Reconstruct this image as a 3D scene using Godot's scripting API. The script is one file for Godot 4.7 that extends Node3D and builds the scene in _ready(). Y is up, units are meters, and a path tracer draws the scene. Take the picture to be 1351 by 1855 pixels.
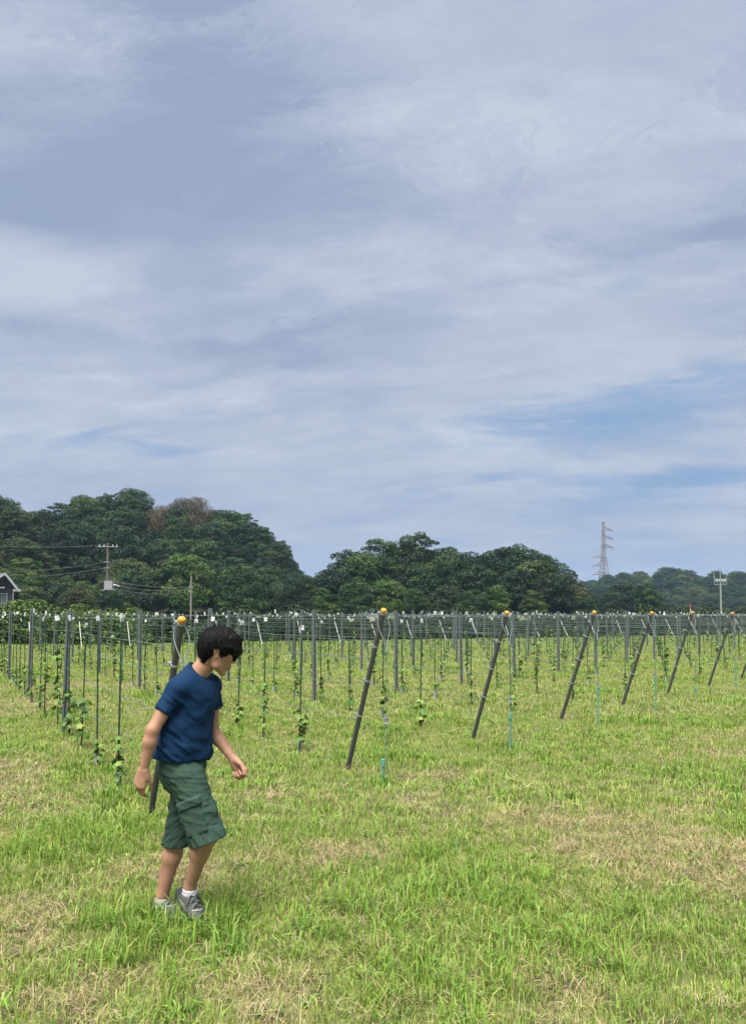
extends Node3D
# A young man walks across a mown meadow beside a young vineyard under a cloudy sky; wooded hills behind.

const EYE := 1.65                      # the camera's height above the ground
const ROW_START := Vector2(-1.85, 6.2) # near end of the first trellis row: x and distance
const ROW_STEP := Vector2(1.58, 1.80)  # from one row's near end to the next
const ROW_DIR := Vector2(-0.5, 0.866)  # the rows run away to the left
const PERSON_AT := Vector3(-1.048, 0.0, -4.1)

var used := {}
var M := {}
var rng := RandomNumberGenerator.new()
var patch_noise := FastNoiseLite.new()
var fine_noise := FastNoiseLite.new()


func _ready() -> void:
	rng.seed = 20240
	set_camera()
	set_sky()
	patch_noise.seed = 11
	patch_noise.frequency = 0.42
	patch_noise.fractal_octaves = 3
	fine_noise.seed = 4
	fine_noise.frequency = 2.3
	fine_noise.fractal_octaves = 2
	make_materials()
	make_ground()
	make_woods()
	make_far_things()
	make_trellis()
	make_person()
	make_grass()


func set_camera() -> void:
	var cam := Camera3D.new()
	cam.name = "camera"
	add_child(cam)
	cam.position = Vector3(0, EYE, 0)
	cam.rotation_degrees = Vector3(3, 0, 0)
	cam.projection = Camera3D.PROJECTION_FRUSTUM
	cam.near = 0.1
	cam.far = 6000.0
	cam.size = 0.1 * 1855.0 / 1350.0
	cam.frustum_offset = Vector2(0.0, 0.1 * 113.5 / 1350.0)
	cam.current = true


func set_sky() -> void:
	var env := Environment.new()
	env.background_mode = Environment.BG_SKY
	env.tonemap_mode = Environment.TONE_MAPPER_LINEAR
	env.tonemap_exposure = 6.0
	env.sdfgi_enabled = true
	env.ssao_enabled = true
	env.ssil_enabled = true
	env.fog_enabled = true
	env.fog_density = 0.00021
	env.fog_light_color = Color(0.72, 0.85, 1.0)
	var sky := Sky.new()
	var pano := PanoramaSkyMaterial.new()
	pano.panorama = ImageTexture.create_from_image(cloudy_sky())
	sky.sky_material = pano
	env.sky = sky
	var world := WorldEnvironment.new()
	world.name = "world_environment"
	world.environment = env
	add_child(world)
	var sun := DirectionalLight3D.new()
	sun.name = "sun"
	add_child(sun)
	sun.light_energy = 0.5
	sun.light_color = Color(1.0, 0.97, 0.92)
	sun.light_angular_distance = 45.0
	sun.shadow_enabled = true
	sun.rotation_degrees = Vector3(-68, -20, 0)


func lin(r: float, g: float, b: float) -> Color:
	# the linear value of an 8-bit screen colour
	return Color(r / 255.0, g / 255.0, b / 255.0).srgb_to_linear()


func cloudy_sky() -> Image:
	# A thin, streaky layer of stratocumulus with blue showing through low over the horizon.
	# Finely computed where the camera can turn, in coarser steps of the same pattern elsewhere.
	var w := 4096
	var h := 2048
	var broad := FastNoiseLite.new()
	broad.seed = 5
	broad.frequency = 0.55
	broad.fractal_octaves = 4
	var streak := FastNoiseLite.new()
	streak.seed = 21
	streak.frequency = 1.25
	streak.fractal_octaves = 6
	streak.fractal_gain = 0.56
	streak.domain_warp_enabled = true
	streak.domain_warp_amplitude = 0.45
	streak.domain_warp_frequency = 0.9
	var wisp := FastNoiseLite.new()
	wisp.seed = 33
	wisp.frequency = 4.2
	wisp.fractal_octaves = 4
	wisp.domain_warp_enabled = true
	wisp.domain_warp_amplitude = 0.2
	wisp.domain_warp_frequency = 2.0
	var blue := lin(134, 167, 206)
	var blue_low := lin(158, 181, 211)
	var grey := lin(151, 166, 193)
	var mid := lin(174, 186, 208)
	var pale := lin(193, 204, 219)
	var gain := 0.172
	# broad dark folds and openings in the layer: azimuth, elevation, half widths in degrees, shade, opening
	var folds := [[-13.0, 32.5, 8.0, 6.0, 0.62, 0.0], [-24.0, 29.0, 12.0, 3.0, 0.30, 0.0], [20.0, 23.0, 4.5, 2.2, 0.1, 0.62], [25.0, 25.0, 6.0, 2.0, 0.35, 0.2], [-25.0, 26.5, 4.0, 1.6, 0.7, 0.35],
		[16.0, 13.6, 11.0, 1.8, 0.0, 1.0], [25.0, 15.8, 7.0, 1.5, 0.0, 0.9], [-14.0, 12.0, 6.0, 1.0, 0.0, 0.6], [-22.0, 12.6, 6.0, 1.2, 0.0, 0.6], [22.0, 9.3, 14.0, 1.9, 0.0, 0.9],
		[-25.0, 19.5, 4.0, 1.2, 0.35, 0.35], [14.0, 36.0, 12.0, 5.0, -0.40, 0.0], [-2.0, 38.0, 9.0, 5.0, -0.35, 0.0], [-25.0, 23.5, 5.0, 1.8, -0.5, 0.0], [3.0, 27.0, 14.0, 3.0, -0.1, 0.0]]
	var im := Image.create(w, h, false, Image.FORMAT_RGBF)
	im.fill(Color(0.10, 0.13, 0.17))
	var j := 0
	while j < h / 2 + 8:
		var tall := 1 if j > 410 else 4
		var i := 0
		while i < w:
			var step := 1 if tall == 1 and (i < 512 or i >= w - 512) else 4
			if tall == 1 and step == 4 and j % 4 != 0:
				i += 4
				continue
			var el := PI / 2.0 - PI * (j + step * 0.5) / h
			var e := rad_to_deg(el)
			var ce := cos(el)
			var se := maxf(sin(el), 0.0)
			var az := TAU * (i + step * 0.5) / w
			var dx := sin(az) * ce
			var dz := -cos(az) * ce
			var k := 1.0 / (se + 0.16)
			var px := dx * k
			var pz := dz * k
			var b := broad.get_noise_3d(px, pz * 1.3, 0.0)
			# streaks run nearly level, rising a little to the right
			var s := streak.get_noise_3d(px * 0.85 + pz * 0.25, pz * 1.7 - px * 0.35, 2.0)
			var v := wisp.get_noise_3d(px * 0.8 + pz * 0.1, pz * 1.8 - px * 0.3, 7.0)
			var dark := 0.38 - 0.55 * b - 0.80 * s - 0.46 * v * (0.6 + s)
			var open := clampf((17.0 - e) / 14.0, 0.0, 1.0) * 0.62 - 0.75 * s - 0.35 * b - 0.2 * v - 0.36
			var adeg := rad_to_deg(az)
			if adeg > 180.0:
				adeg -= 360.0
			if absf(adeg) < 60.0:
				for f in folds:
					var qx: float = (adeg - f[0]) / f[2] + 0.6 * b
					var qy: float = (e - f[1]) / f[3] + 0.9 * s - 0.05 * qx
					var q := qx * qx + qy * qy
					if q < 5.0:
						var g := exp(-q)
						dark += f[4] * g
						open += f[5] * g
			open = smoothstep(0.0, 1.2, open)
			dark = clampf(lerpf(0.46, dark, 0.40 + 0.60 * smoothstep(7.0, 19.0, e)), 0.0, 1.0)
			var c: Color = pale.lerp(mid, minf(dark * 2.0, 1.0)) if dark < 0.5 else mid.lerp(grey, dark * 2.0 - 1.0)
			c = c.lerp(blue.lerp(blue_low, clampf((9.0 - e) / 8.0, 0.0, 1.0)), open)
			c = c.lerp(blue_low, clampf((6.0 - e) / 7.0, 0.0, 0.85))
			c = Color(c.r * gain, c.g * gain, c.b * gain)
			if step == 1:
				im.set_pixel(i, j, c)
			else:
				im.fill_rect(Rect2i(i, j, 4, 4), c)
			i += step
		j += tall
	return im


# ------------------------------------------------------------------ naming and meshes

func numbered(called: String) -> String:
	if not used.has(called):
		used[called] = 0
		return called
	used[called] += 1
	return "%s_%03d" % [called, used[called]]


func tag(o: Node3D, label: String, category: String, group := "") -> void:
	o.set_meta("label", label)
	o.set_meta("category", category)
	if group:
		o.set_meta("group", group)


func thing(called: String, label: String, category: String, at := Vector3.ZERO, group := "") -> Node3D:
	var o := Node3D.new()
	o.name = numbered(called)
	add_child(o)
	o.position = at
	tag(o, label, category, group)
	return o


func part(called: String, mesh: Mesh, m: Material, parent: Node, at := Vector3.ZERO) -> MeshInstance3D:
	var o := MeshInstance3D.new()
	o.name = called if parent != self else numbered(called)
	o.mesh = mesh
	o.material_override = m
	o.position = at
	parent.add_child(o, true)
	return o


func mat(r: float, g: float, b: float, rough := 0.8, metal := 0.0) -> StandardMaterial3D:
	# r, g, b: real-world base colour, linear
	var m := StandardMaterial3D.new()
	m.albedo_color = Color(r, g, b).linear_to_srgb()
	m.roughness = rough
	m.metallic = metal
	return m


func noise_texture(seed_: int, freq: float, colors: Array, stops: Array, size := 512, octaves := 4) -> NoiseTexture2D:
	var n := FastNoiseLite.new()
	n.seed = seed_
	n.frequency = freq
	n.fractal_octaves = octaves
	var t := NoiseTexture2D.new()
	t.width = size
	t.height = size
	t.seamless = true
	t.noise = n
	if colors.size():
		var g := Gradient.new()
		g.offsets = PackedFloat32Array(stops)
		var cs := PackedColorArray()
		for c in colors:
			cs.append((c as Color).linear_to_srgb())
		g.colors = cs
		t.color_ramp = g
	return t


class Soup:
	# a bag of triangles with a colour at each corner
	var v := PackedVector3Array()
	var n := PackedVector3Array()
	var c := PackedColorArray()

	func tri(a: Vector3, b: Vector3, d: Vector3, col: Color) -> void:
		var nn := (d - a).cross(b - a).normalized()
		v.append(a); v.append(b); v.append(d)
		n.append(nn); n.append(nn); n.append(nn)
		c.append(col); c.append(col); c.append(col)

	func quad(a: Vector3, b: Vector3, d: Vector3, e: Vector3, col: Color) -> void:
		tri(a, b, d, col)
		tri(a, d, e, col)

	func box(at: Vector3, size: Vector3, col := Color.WHITE, basis := Basis.IDENTITY) -> void:
		var x := basis.x * size.x * 0.5
		var y := basis.y * size.y * 0.5
		var z := basis.z * size.z * 0.5
		for s in [1.0, -1.0]:
			out_quad(at + x * s, y, z, x * s, col)
			out_quad(at + y * s, z, x, y * s, col)
			out_quad(at + z * s, x, y, z * s, col)

	func out_quad(at: Vector3, p: Vector3, q: Vector3, outward: Vector3, col: Color) -> void:
		# front faces run clockwise seen from outside
		if p.cross(q).dot(outward) > 0.0:
			quad(at - p - q, at - p + q, at + p + q, at + p - q, col)
		else:
			quad(at - p - q, at + p - q, at + p + q, at - p + q, col)

	func tube(path: PackedVector3Array, radii: PackedFloat32Array, sides: int, col := Color.WHITE, caps := true) -> void:
		var rings := []
		var up := Vector3.UP
		var t0 := (path[1] - path[0]).normalized()
		if absf(t0.dot(up)) > 0.9:
			up = Vector3.RIGHT
		var side := t0.cross(up).normalized()
		for k in path.size():
			var t := (path[mini(k + 1, path.size() - 1)] - path[maxi(k - 1, 0)]).normalized()
			side = (side - t * side.dot(t)).normalized()
			var up2 := side.cross(t)
			var ring := PackedVector3Array()
			for s in sides:
				var a := TAU * s / sides
				ring.append(side * cos(a) + up2 * sin(a))
			rings.append(ring)
		for k in path.size() - 1:
			for s in sides:
				var s2 := (s + 1) % sides
				var a0: Vector3 = rings[k][s]
				var a1: Vector3 = rings[k][s2]
				var b0: Vector3 = rings[k + 1][s]
				var b1: Vector3 = rings[k + 1][s2]
				smooth_quad(path[k] + a0 * radii[k], path[k] + a1 * radii[k], path[k + 1] + b1 * radii[k + 1], path[k + 1] + b0 * radii[k + 1], a0, a1, b1, b0, col)
		if caps:
			for end in [0, path.size() - 1]:
				for s in sides:
					var p0: Vector3 = path[end] + rings[end][s] * radii[end]
					var p1: Vector3 = path[end] + rings[end][(s + 1) % sides] * radii[end]
					if end == 0:
						tri(path[end], p1, p0, col)
					else:
						tri(path[end], p0, p1, col)

	func smooth_quad(a: Vector3, b: Vector3, d: Vector3, e: Vector3, na: Vector3, nb: Vector3, nd: Vector3, ne: Vector3, col: Color) -> void:
		for p in [a, b, d, a, d, e]:
			v.append(p)
			c.append(col)
		for p in [na, nb, nd, na, nd, ne]:
			n.append(p)

	func lathe(profile: PackedVector2Array, sides: int, col := Color.WHITE, at := Vector3.ZERO) -> void:
		# profile of (radius, height), from the bottom up
		for k in profile.size() - 1:
			var d := profile[k + 1] - profile[k]
			var nr := Vector2(d.y, -d.x).normalized()
			for s in sides:
				var a := TAU * s / sides
				var b := TAU * (s + 1) / sides
				var ua := Vector3(cos(a), 0, sin(a))
				var ub := Vector3(cos(b), 0, sin(b))
				var y0 := Vector3(0, profile[k].y, 0) + at
				var y1 := Vector3(0, profile[k + 1].y, 0) + at
				smooth_quad(ua * profile[k].x + y0, ub * profile[k].x + y0, ub * profile[k + 1].x + y1, ua * profile[k + 1].x + y1,
					ua * nr.x + Vector3(0, nr.y, 0), ub * nr.x + Vector3(0, nr.y, 0), ub * nr.x + Vector3(0, nr.y, 0), ua * nr.x + Vector3(0, nr.y, 0), col)

	func mesh() -> ArrayMesh:
		var arrays := []
		arrays.resize(Mesh.ARRAY_MAX)
		arrays[Mesh.ARRAY_VERTEX] = v
		arrays[Mesh.ARRAY_NORMAL] = n
		arrays[Mesh.ARRAY_COLOR] = c
		var m := ArrayMesh.new()
		m.add_surface_from_arrays(Mesh.PRIMITIVE_TRIANGLES, arrays)
		return m


func rod(a: Vector3, b: Vector3, ra: float, rb: float, sides := 6) -> ArrayMesh:
	var s := Soup.new()
	s.tube(PackedVector3Array([a, b]), PackedFloat32Array([ra, rb]), sides)
	return s.mesh()


func nth(k: int) -> String:
	# 0 is the first
	var ones := ["first", "second", "third", "fourth", "fifth", "sixth", "seventh", "eighth", "ninth", "tenth", "eleventh", "twelfth", "thirteenth", "fourteenth", "fifteenth", "sixteenth", "seventeenth", "eighteenth", "nineteenth"]
	if k < 19:
		return ones[k]
	var tens: int = (k + 1) / 10
	var rest: int = (k + 1) % 10
	if rest == 0:
		return ["twentieth", "thirtieth", "fortieth", "fiftieth", "sixtieth", "seventieth"][tens - 2]
	return ["twenty", "thirty", "forty", "fifty", "sixty", "seventy"][tens - 2] + "-" + ones[rest - 1]


func make_materials() -> void:
	M.leaf = leaf_material(Color.WHITE)
	M.leaf_tones = [leaf_material()]
	for q in [Color(0.42, 0.45, 0.52), Color(0.80, 0.80, 0.66), Color(0.70, 0.61, 0.56), Color(0.52, 0.57, 0.62), Color(0.90, 0.90, 0.72)]:
		M.leaf_tones.append(leaf_material(q))
	M.steel = mat(0.15, 0.175, 0.185, 0.55, 0.35)
	M.steel_light = mat(0.32, 0.35, 0.36, 0.45, 0.5)
	M.pipe = mat(0.078, 0.083, 0.084, 0.65, 0.1)
	M.stake = mat(0.018, 0.054, 0.033, 0.5)
	M.white = mat(0.58, 0.61, 0.60, 0.5)
	M.orange = mat(0.58, 0.28, 0.03, 0.45)
	M.wire = mat(0.20, 0.24, 0.25, 0.45, 0.5)
	M.green_plastic = mat(0.10, 0.30, 0.22, 0.45)
	M.stem = mat(0.09, 0.065, 0.04, 0.9)
	M.bark = mat(0.10, 0.085, 0.07, 0.95)
	M.bark.uv1_triplanar = true
	M.bark.uv1_scale = Vector3(1.2, 0.3, 1.2)
	M.post_rust = mat(0.16, 0.17, 0.18, 0.6, 0.3)


func leaf_material(tone := Color(0.62, 0.62, 0.62)) -> StandardMaterial3D:
	# tone: how light this kind's leaves are beside the colours of its crown
	var m := mat(tone.r, tone.g, tone.b, 0.55)
	m.vertex_color_use_as_albedo = true
	m.backlight_enabled = true
	m.backlight = Color(0.44, 0.50, 0.26)
	m.metallic_specular = 0.35
	return m


# ------------------------------------------------------------------ ground and grass

func make_ground() -> void:
	var p := PlaneMesh.new()
	p.size = Vector2(5000, 5000)
	var m := mat(1, 1, 1, 0.95)
	m.albedo_texture = noise_texture(3, 0.012, [Color(0.06, 0.055, 0.026), Color(0.10, 0.105, 0.036), Color(0.13, 0.155, 0.045), Color(0.20, 0.17, 0.085)], [0.2, 0.45, 0.6, 0.85], 1024, 6)
	m.uv1_triplanar = true
	m.uv1_world_triplanar = true
	m.uv1_scale = Vector3(0.28, 0.28, 0.28)
	var g := part("ground", p, m, self)
	g.set_meta("kind", "structure")


# dead, brown spots of mown hay: x, distance, half width, half depth, strength
var brown := [[2.05, 5.3, 0.75, 0.75, 0.9], [1.5, 6.0, 0.6, 0.5, 0.6], [2.6, 4.9, 0.5, 0.45, 0.9], [2.2, 4.4, 0.3, 0.3, 0.5], [-3.9, 6.6, 0.7, 1.3, 0.95], [-3.3, 5.6, 0.4, 0.6, 0.5],
	[-0.9, 6.85, 0.22, 0.20, 1.3], [-0.55, 6.6, 0.35, 0.3, 0.5], [-1.9, 3.55, 0.45, 0.3, 0.8], [-2.05, 4.2, 0.4, 0.3, 0.5], [-1.3, 3.25, 0.5, 0.2, 0.6], [1.75, 3.3, 0.3, 0.25, 0.6],
	[-0.35, 3.3, 0.35, 0.2, 0.5], [0.8, 3.25, 0.2, 0.2, 0.55], [0.65, 5.6, 0.3, 0.3, 0.4], [-0.2, 5.2, 0.4, 0.3, 0.35], [-1.1, 4.9, 0.35, 0.22, 0.6], [-0.7, 4.7, 0.5, 0.3, 0.4],
	[-6.3, 13.0, 1.3, 2.5, 0.55], [-5.0, 17.5, 3.5, 1.5, 0.45], [1.6, 19.0, 2.2, 1.6, 0.3], [5.6, 10.0, 1.0, 0.9, 0.45], [4.2, 8.4, 0.8, 0.7, 0.35], [0.35, 7.6, 0.45, 0.18, 0.6], [-1.75, 5.0, 0.4, 0.3, 0.4]]


# where the mower left the grass standing: x, distance, radius
var tall_spots := [[-1.02, 3.95, 0.34], [-1.25, 4.05, 0.25], [-1.75, 6.1, 0.5], [-2.3, 6.9, 0.45], [-3.0, 8.0, 0.6], [-1.9, 5.5, 0.5], [0.25, 3.35, 0.35], [-1.55, 3.2, 0.3], [1.2, 4.0, 0.5], [2.1, 3.6, 0.4], [0.1, 7.4, 0.5], [1.75, 9.2, 0.5], [3.4, 11.2, 0.6], [-0.85, 3.0, 0.3], [0.6, 4.6, 0.45]]


func dryness(x: float, d: float) -> float:
	var m := patch_noise.get_noise_2d(x * 1.4, d) * 0.55 + fine_noise.get_noise_2d(x, d) * 0.30 - 0.06
	for b in brown:
		var qx: float = (x - b[0]) / b[2]
		var qz: float = (d - b[1]) / b[3]
		var q := qx * qx + qz * qz
		if q < 6.0:
			m += 1.05 * b[4] * exp(-q)
	return m


func blade(s: Soup, at: Vector3, face: float, h: float, w: float, lean: float, col: Color) -> void:
	var side := Vector3(cos(face), 0, sin(face)) * w * 0.5
	var out := Vector3(-sin(face), 0, cos(face))
	var mid := at + Vector3(0, h * 0.6, 0) + out * lean * h * 0.35
	var tip := at + Vector3(0, h * (1.0 - 0.35 * absf(lean)), 0) + out * lean * h
	var m2 := side * 0.8
	s.tri(at - side, mid - m2, mid + m2, col)
	s.tri(at - side, mid + m2, at + side, col)
	s.tri(mid - m2, tip, mid + m2, col)


func tuft(r: RandomNumberGenerator, count: int, radius: float, h0: float, h1: float, w: float, lean: float, colors: Array) -> ArrayMesh:
	var s := Soup.new()
	for k in count:
		var a := r.randf() * TAU
		var d := radius * sqrt(r.randf())
		var col: Color = colors[r.randi() % colors.size()]
		col = col * r.randf_range(0.8, 1.2)
		col.a = 1.0
		blade(s, Vector3(cos(a) * d, -0.005, sin(a) * d), r.randf() * TAU, r.randf_range(h0, h1), w * r.randf_range(0.7, 1.3), r.randf_range(0.05, lean), col)
	return s.mesh()


func hay(r: RandomNumberGenerator, count: int, radius: float, length: float, w: float, colors: Array) -> ArrayMesh:
	# dead stems lying about on the ground
	var s := Soup.new()
	for k in count:
		var a := r.randf() * TAU
		var d := radius * sqrt(r.randf())
		var at := Vector3(cos(a) * d, r.randf_range(0.004, 0.035), sin(a) * d)
		var f := r.randf() * TAU
		var l := length * r.randf_range(0.4, 1.0)
		var along := Vector3(cos(f), r.randf_range(-0.15, 0.5), sin(f)) * l
		var side := Vector3(-sin(f), r.randf_range(-0.5, 0.5), cos(f)) * w * r.randf_range(0.5, 1.0) * 0.5
		var col: Color = colors[r.randi() % colors.size()] * r.randf_range(0.75, 1.25)
		col.a = 1.0
		var m := at + along * 0.5 + Vector3(0, 0.012, 0)
		s.quad(at - side, m - side, m + side, at + side, col)
		s.tri(m - side, at + along, m + side, col)
	return s.mesh()


func scatter(called: String, label: String, mesh: Mesh, spots: Array, m: Material) -> void:
	# spots: [position, turn, size, height, colour]
	if spots.is_empty():
		return
	var mm := MultiMesh.new()
	mm.transform_format = MultiMesh.TRANSFORM_3D
	mm.use_colors = true
	mm.mesh = mesh
	mm.instance_count = spots.size()
	for k in spots.size():
		var q = spots[k]
		var b := Basis(Vector3.UP, q[1]).scaled(Vector3(q[2], q[3], q[2]))
		mm.set_instance_transform(k, Transform3D(b, q[0]))
		mm.set_instance_color(k, q[4])
	var o := MultiMeshInstance3D.new()
	o.name = numbered(called)
	o.multimesh = mm
	o.material_override = m
	add_child(o)
	o.set_meta("kind", "stuff")
	o.set_meta("label", label)
	o.set_meta("category", "grass" if "grass" in called else "hay")


func weed(r: RandomNumberGenerator, leaves: int, length: float, w: float, colors: Array) -> ArrayMesh:
	# a low rosette of broad leaves
	var s := Soup.new()
	for k in leaves:
		var a := TAU * k / leaves + r.randf_range(-0.4, 0.4)
		var out := Vector3(cos(a), 0, sin(a))
		var side := Vector3(-sin(a), 0, cos(a)) * w * r.randf_range(0.35, 0.55)
		var l := length * r.randf_range(0.6, 1.0)
		var rise := r.randf_range(0.3, 1.1)
		var m := out * l * 0.5 + Vector3(0, l * 0.5 * rise, 0)
		var tip := out * l + Vector3(0, l * (0.3 * rise), 0)
		var col: Color = colors[r.randi() % colors.size()] * r.randf_range(0.8, 1.2)
		col.a = 1.0
		s.tri(Vector3.ZERO, m - side, m + side, col)
		s.tri(m - side, tip, m + side, col)
	return s.mesh()


func make_grass() -> void:
	var r := RandomNumberGenerator.new()
	r.seed = 77
	var green := [Color(0.218, 0.319, 0.067), Color(0.270, 0.359, 0.077), Color(0.166, 0.269, 0.055), Color(0.344, 0.410, 0.123), Color(0.240, 0.349, 0.060), Color(0.416, 0.430, 0.189)]
	var lush := [Color(0.188, 0.330, 0.060), Color(0.240, 0.389, 0.067), Color(0.136, 0.250, 0.060), Color(0.292, 0.410, 0.084), Color(0.354, 0.430, 0.123)]
	var yellow := [Color(0.384, 0.420, 0.139), Color(0.447, 0.430, 0.189), Color(0.322, 0.399, 0.111), Color(0.488, 0.430, 0.234), Color(0.260, 0.349, 0.089)]
	var straw := [Color(0.336, 0.272, 0.148), Color(0.400, 0.336, 0.203), Color(0.264, 0.192, 0.101), Color(0.440, 0.376, 0.242), Color(0.200, 0.136, 0.074)]
	var broad := [Color(0.13, 0.25, 0.06), Color(0.17, 0.30, 0.07), Color(0.10, 0.20, 0.055)]
	var gm := mat(1, 1, 1, 0.6)
	gm.vertex_color_use_as_albedo = true
	gm.backlight_enabled = true
	gm.backlight = Color(0.72, 0.80, 0.45)
	gm.metallic_specular = 0.3
	var hm := mat(1, 1, 1, 0.85)
	hm.vertex_color_use_as_albedo = true
	# near, middle and far bands: distance from, to, spacing, blade scale
	var bands := [[1.6, 6.0, 0.056, 0], [6.0, 12.0, 0.088, 1], [12.0, 25.0, 0.16, 2], [25.0, 64.0, 0.34, 3]]
	for band in bands:
		var lod: int = band[3]
		var w: float = [0.0040, 0.0056, 0.0090, 0.016][lod]
		var rad: float = [0.065, 0.09, 0.15, 0.32][lod]
		var n: int = [20, 22, 24, 28][lod]
		var meshes := [
			tuft(r, n, rad, 0.025, 0.070, w, 0.9, yellow), tuft(r, n, rad, 0.03, 0.085, w, 0.85, green),
			tuft(r, n - 3, rad, 0.04, 0.105, w * 1.35, 0.8, green), tuft(r, n - 6, rad * 0.85, 0.05, 0.155, w * 2.1, 0.95, lush),
			hay(r, n, rad * 1.3, 0.10, w * 0.7, straw), tuft(r, n, rad, 0.02, 0.075, w, 1.0, yellow + straw),
			tuft(r, n - 4, rad * 0.9, 0.035, 0.10, w * 1.6, 1.0, lush + yellow), weed(r, 8, 0.085, 0.022, broad), weed(r, 6, 0.13, 0.016, lush)]
		var spots := [[], [], [], [], [], [], [], [], []]
		var step: float = band[2]
		var d: float = band[0]
		while d < band[1]:
			var half: float = d * 0.53 + 1.6
			var x: float = -half
			while x < half:
				var px := x + r.randf_range(-0.6, 0.6) * step
				var pd: float = d + r.randf_range(-0.6, 0.6) * step
				x += step
				var dry := dryness(px, pd)
				var q := dry + r.randf_range(-0.30, 0.30)
				var lushness := patch_noise.get_noise_2d(px * 1.1 + 80.0, pd * 1.1 - 40.0) * 0.75 + fine_noise.get_noise_2d(px * 1.4 + 9.0, pd * 1.4) * 0.60 + r.randf_range(-0.22, 0.22)
				for q2 in tall_spots:
					var away: float = Vector2(px - q2[0], pd - q2[1]).length() / q2[2]
					if away < 1.5:
						lushness += 0.40 * exp(-away * away * 1.5)
						q -= 0.3 * exp(-away * away)
				if pd < 4.6:
					lushness += 0.12 * clampf((4.6 - pd) / 1.4, 0.0, 1.0)
				var kind := 1
				if q > 0.50:
					kind = [4, 4, 5, 5, 0][r.randi() % 5]
				elif q > 0.27:
					kind = [0, 5, 0, 0, 1][r.randi() % 5]
				elif q > 0.04:
					kind = [0, 1, 0, 6][r.randi() % 4]
				elif lushness > 0.30:
					kind = [3, 2, 3, 6][r.randi() % 4]
				elif lushness > 0.04:
					kind = [2, 1, 6][r.randi() % 3]
				if lod < 2 and r.randf() < [0.012, 0.02][lod]:
					kind = 7 if r.randf() < 0.6 else 8
				var sz := r.randf_range(0.8, 1.25)
				var hgt := r.randf_range(0.7, 1.25)
				if Vector2(px + 1.02, pd - 4.0).length() < 0.30 and r.randf() < 0.6:
					kind = 3
					hgt *= 1.15
				var t := r.randf_range(0.82, 1.14)
				var c := Color(t * r.randf_range(0.93, 1.07), t, t * r.randf_range(0.9, 1.1))
				spots[kind].append([Vector3(px, 0, -pd), r.randf() * TAU, sz, hgt, c])
				if r.randf() < [0.10, 0.07, 0.04, 0.02][lod] and kind != 4:
					spots[4].append([Vector3(px, 0, -pd), r.randf() * TAU, sz, 1.0, c])
			d += step
		var where: String = ["closest to the viewer", "around the nearest stakes", "among the nearer trellis rows", "among the far trellis rows"][lod]
		var what := ["short yellow green mown grass", "short green mown grass", "fresh green grass", "tall lush green grass clumps", "dead brown mown hay", "thin half dead grass", "mixed fresh and yellow grass", "low broad leaved weeds", "narrow leaved weeds"]
		for k in 9:
			scatter("dead_hay" if k == 4 else "meadow_weeds" if k > 6 else "meadow_grass", what[k] + " " + where, meshes[k], spots[k], hm if k == 4 else gm)
	# a few stalks the mower missed
	var stalks := []
	var stalk := Soup.new()
	blade(stalk, Vector3.ZERO, 0.3, 0.30, 0.004, 0.25, Color(0.30, 0.36, 0.10))
	blade(stalk, Vector3(0.01, 0, 0), 1.9, 0.22, 0.008, 0.5, Color(0.22, 0.36, 0.07))
	blade(stalk, Vector3(0, 0, 0.01), 4.1, 0.18, 0.008, 0.6, Color(0.26, 0.38, 0.08))
	for k in 90:
		var pd := r.randf_range(2.4, 9.0)
		stalks.append([Vector3(r.randf_range(-0.55, 0.55) * pd, 0, -pd), r.randf() * TAU, r.randf_range(0.7, 1.1), r.randf_range(0.6, 1.1), Color.WHITE])
	scatter("tall_grass_stalks", "scattered tall grass stalks standing out of the mown meadow", stalk.mesh(), stalks, gm)


# ------------------------------------------------------------------ trees, shrubs and hills

func leaf_cluster(s: Soup, r: RandomNumberGenerator, at: Vector3, normal: Vector3, size: float, col: Color) -> void:
	# one spray of leaves: two crossed, folded faces
	var a := normal.cross(Vector3(r.randf_range(-1, 1), r.randf_range(-1, 1), r.randf_range(-1, 1)))
	if a.length() < 0.01:
		a = Vector3.RIGHT
	a = a.normalized()
	var b := normal.cross(a)
	var l := size * r.randf_range(0.6, 1.3)
	var w := size * r.randf_range(0.35, 0.7)
	var up := normal * size * r.randf_range(-0.25, 0.35)
	s.tri(at - a * l * 0.5, at + b * w * 0.5 + up, at + a * l * 0.5, col)
	s.tri(at - a * l * 0.4 + up * 0.6, at + a * l * 0.5, at - b * w * 0.6 - up * 0.5, col)


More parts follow.
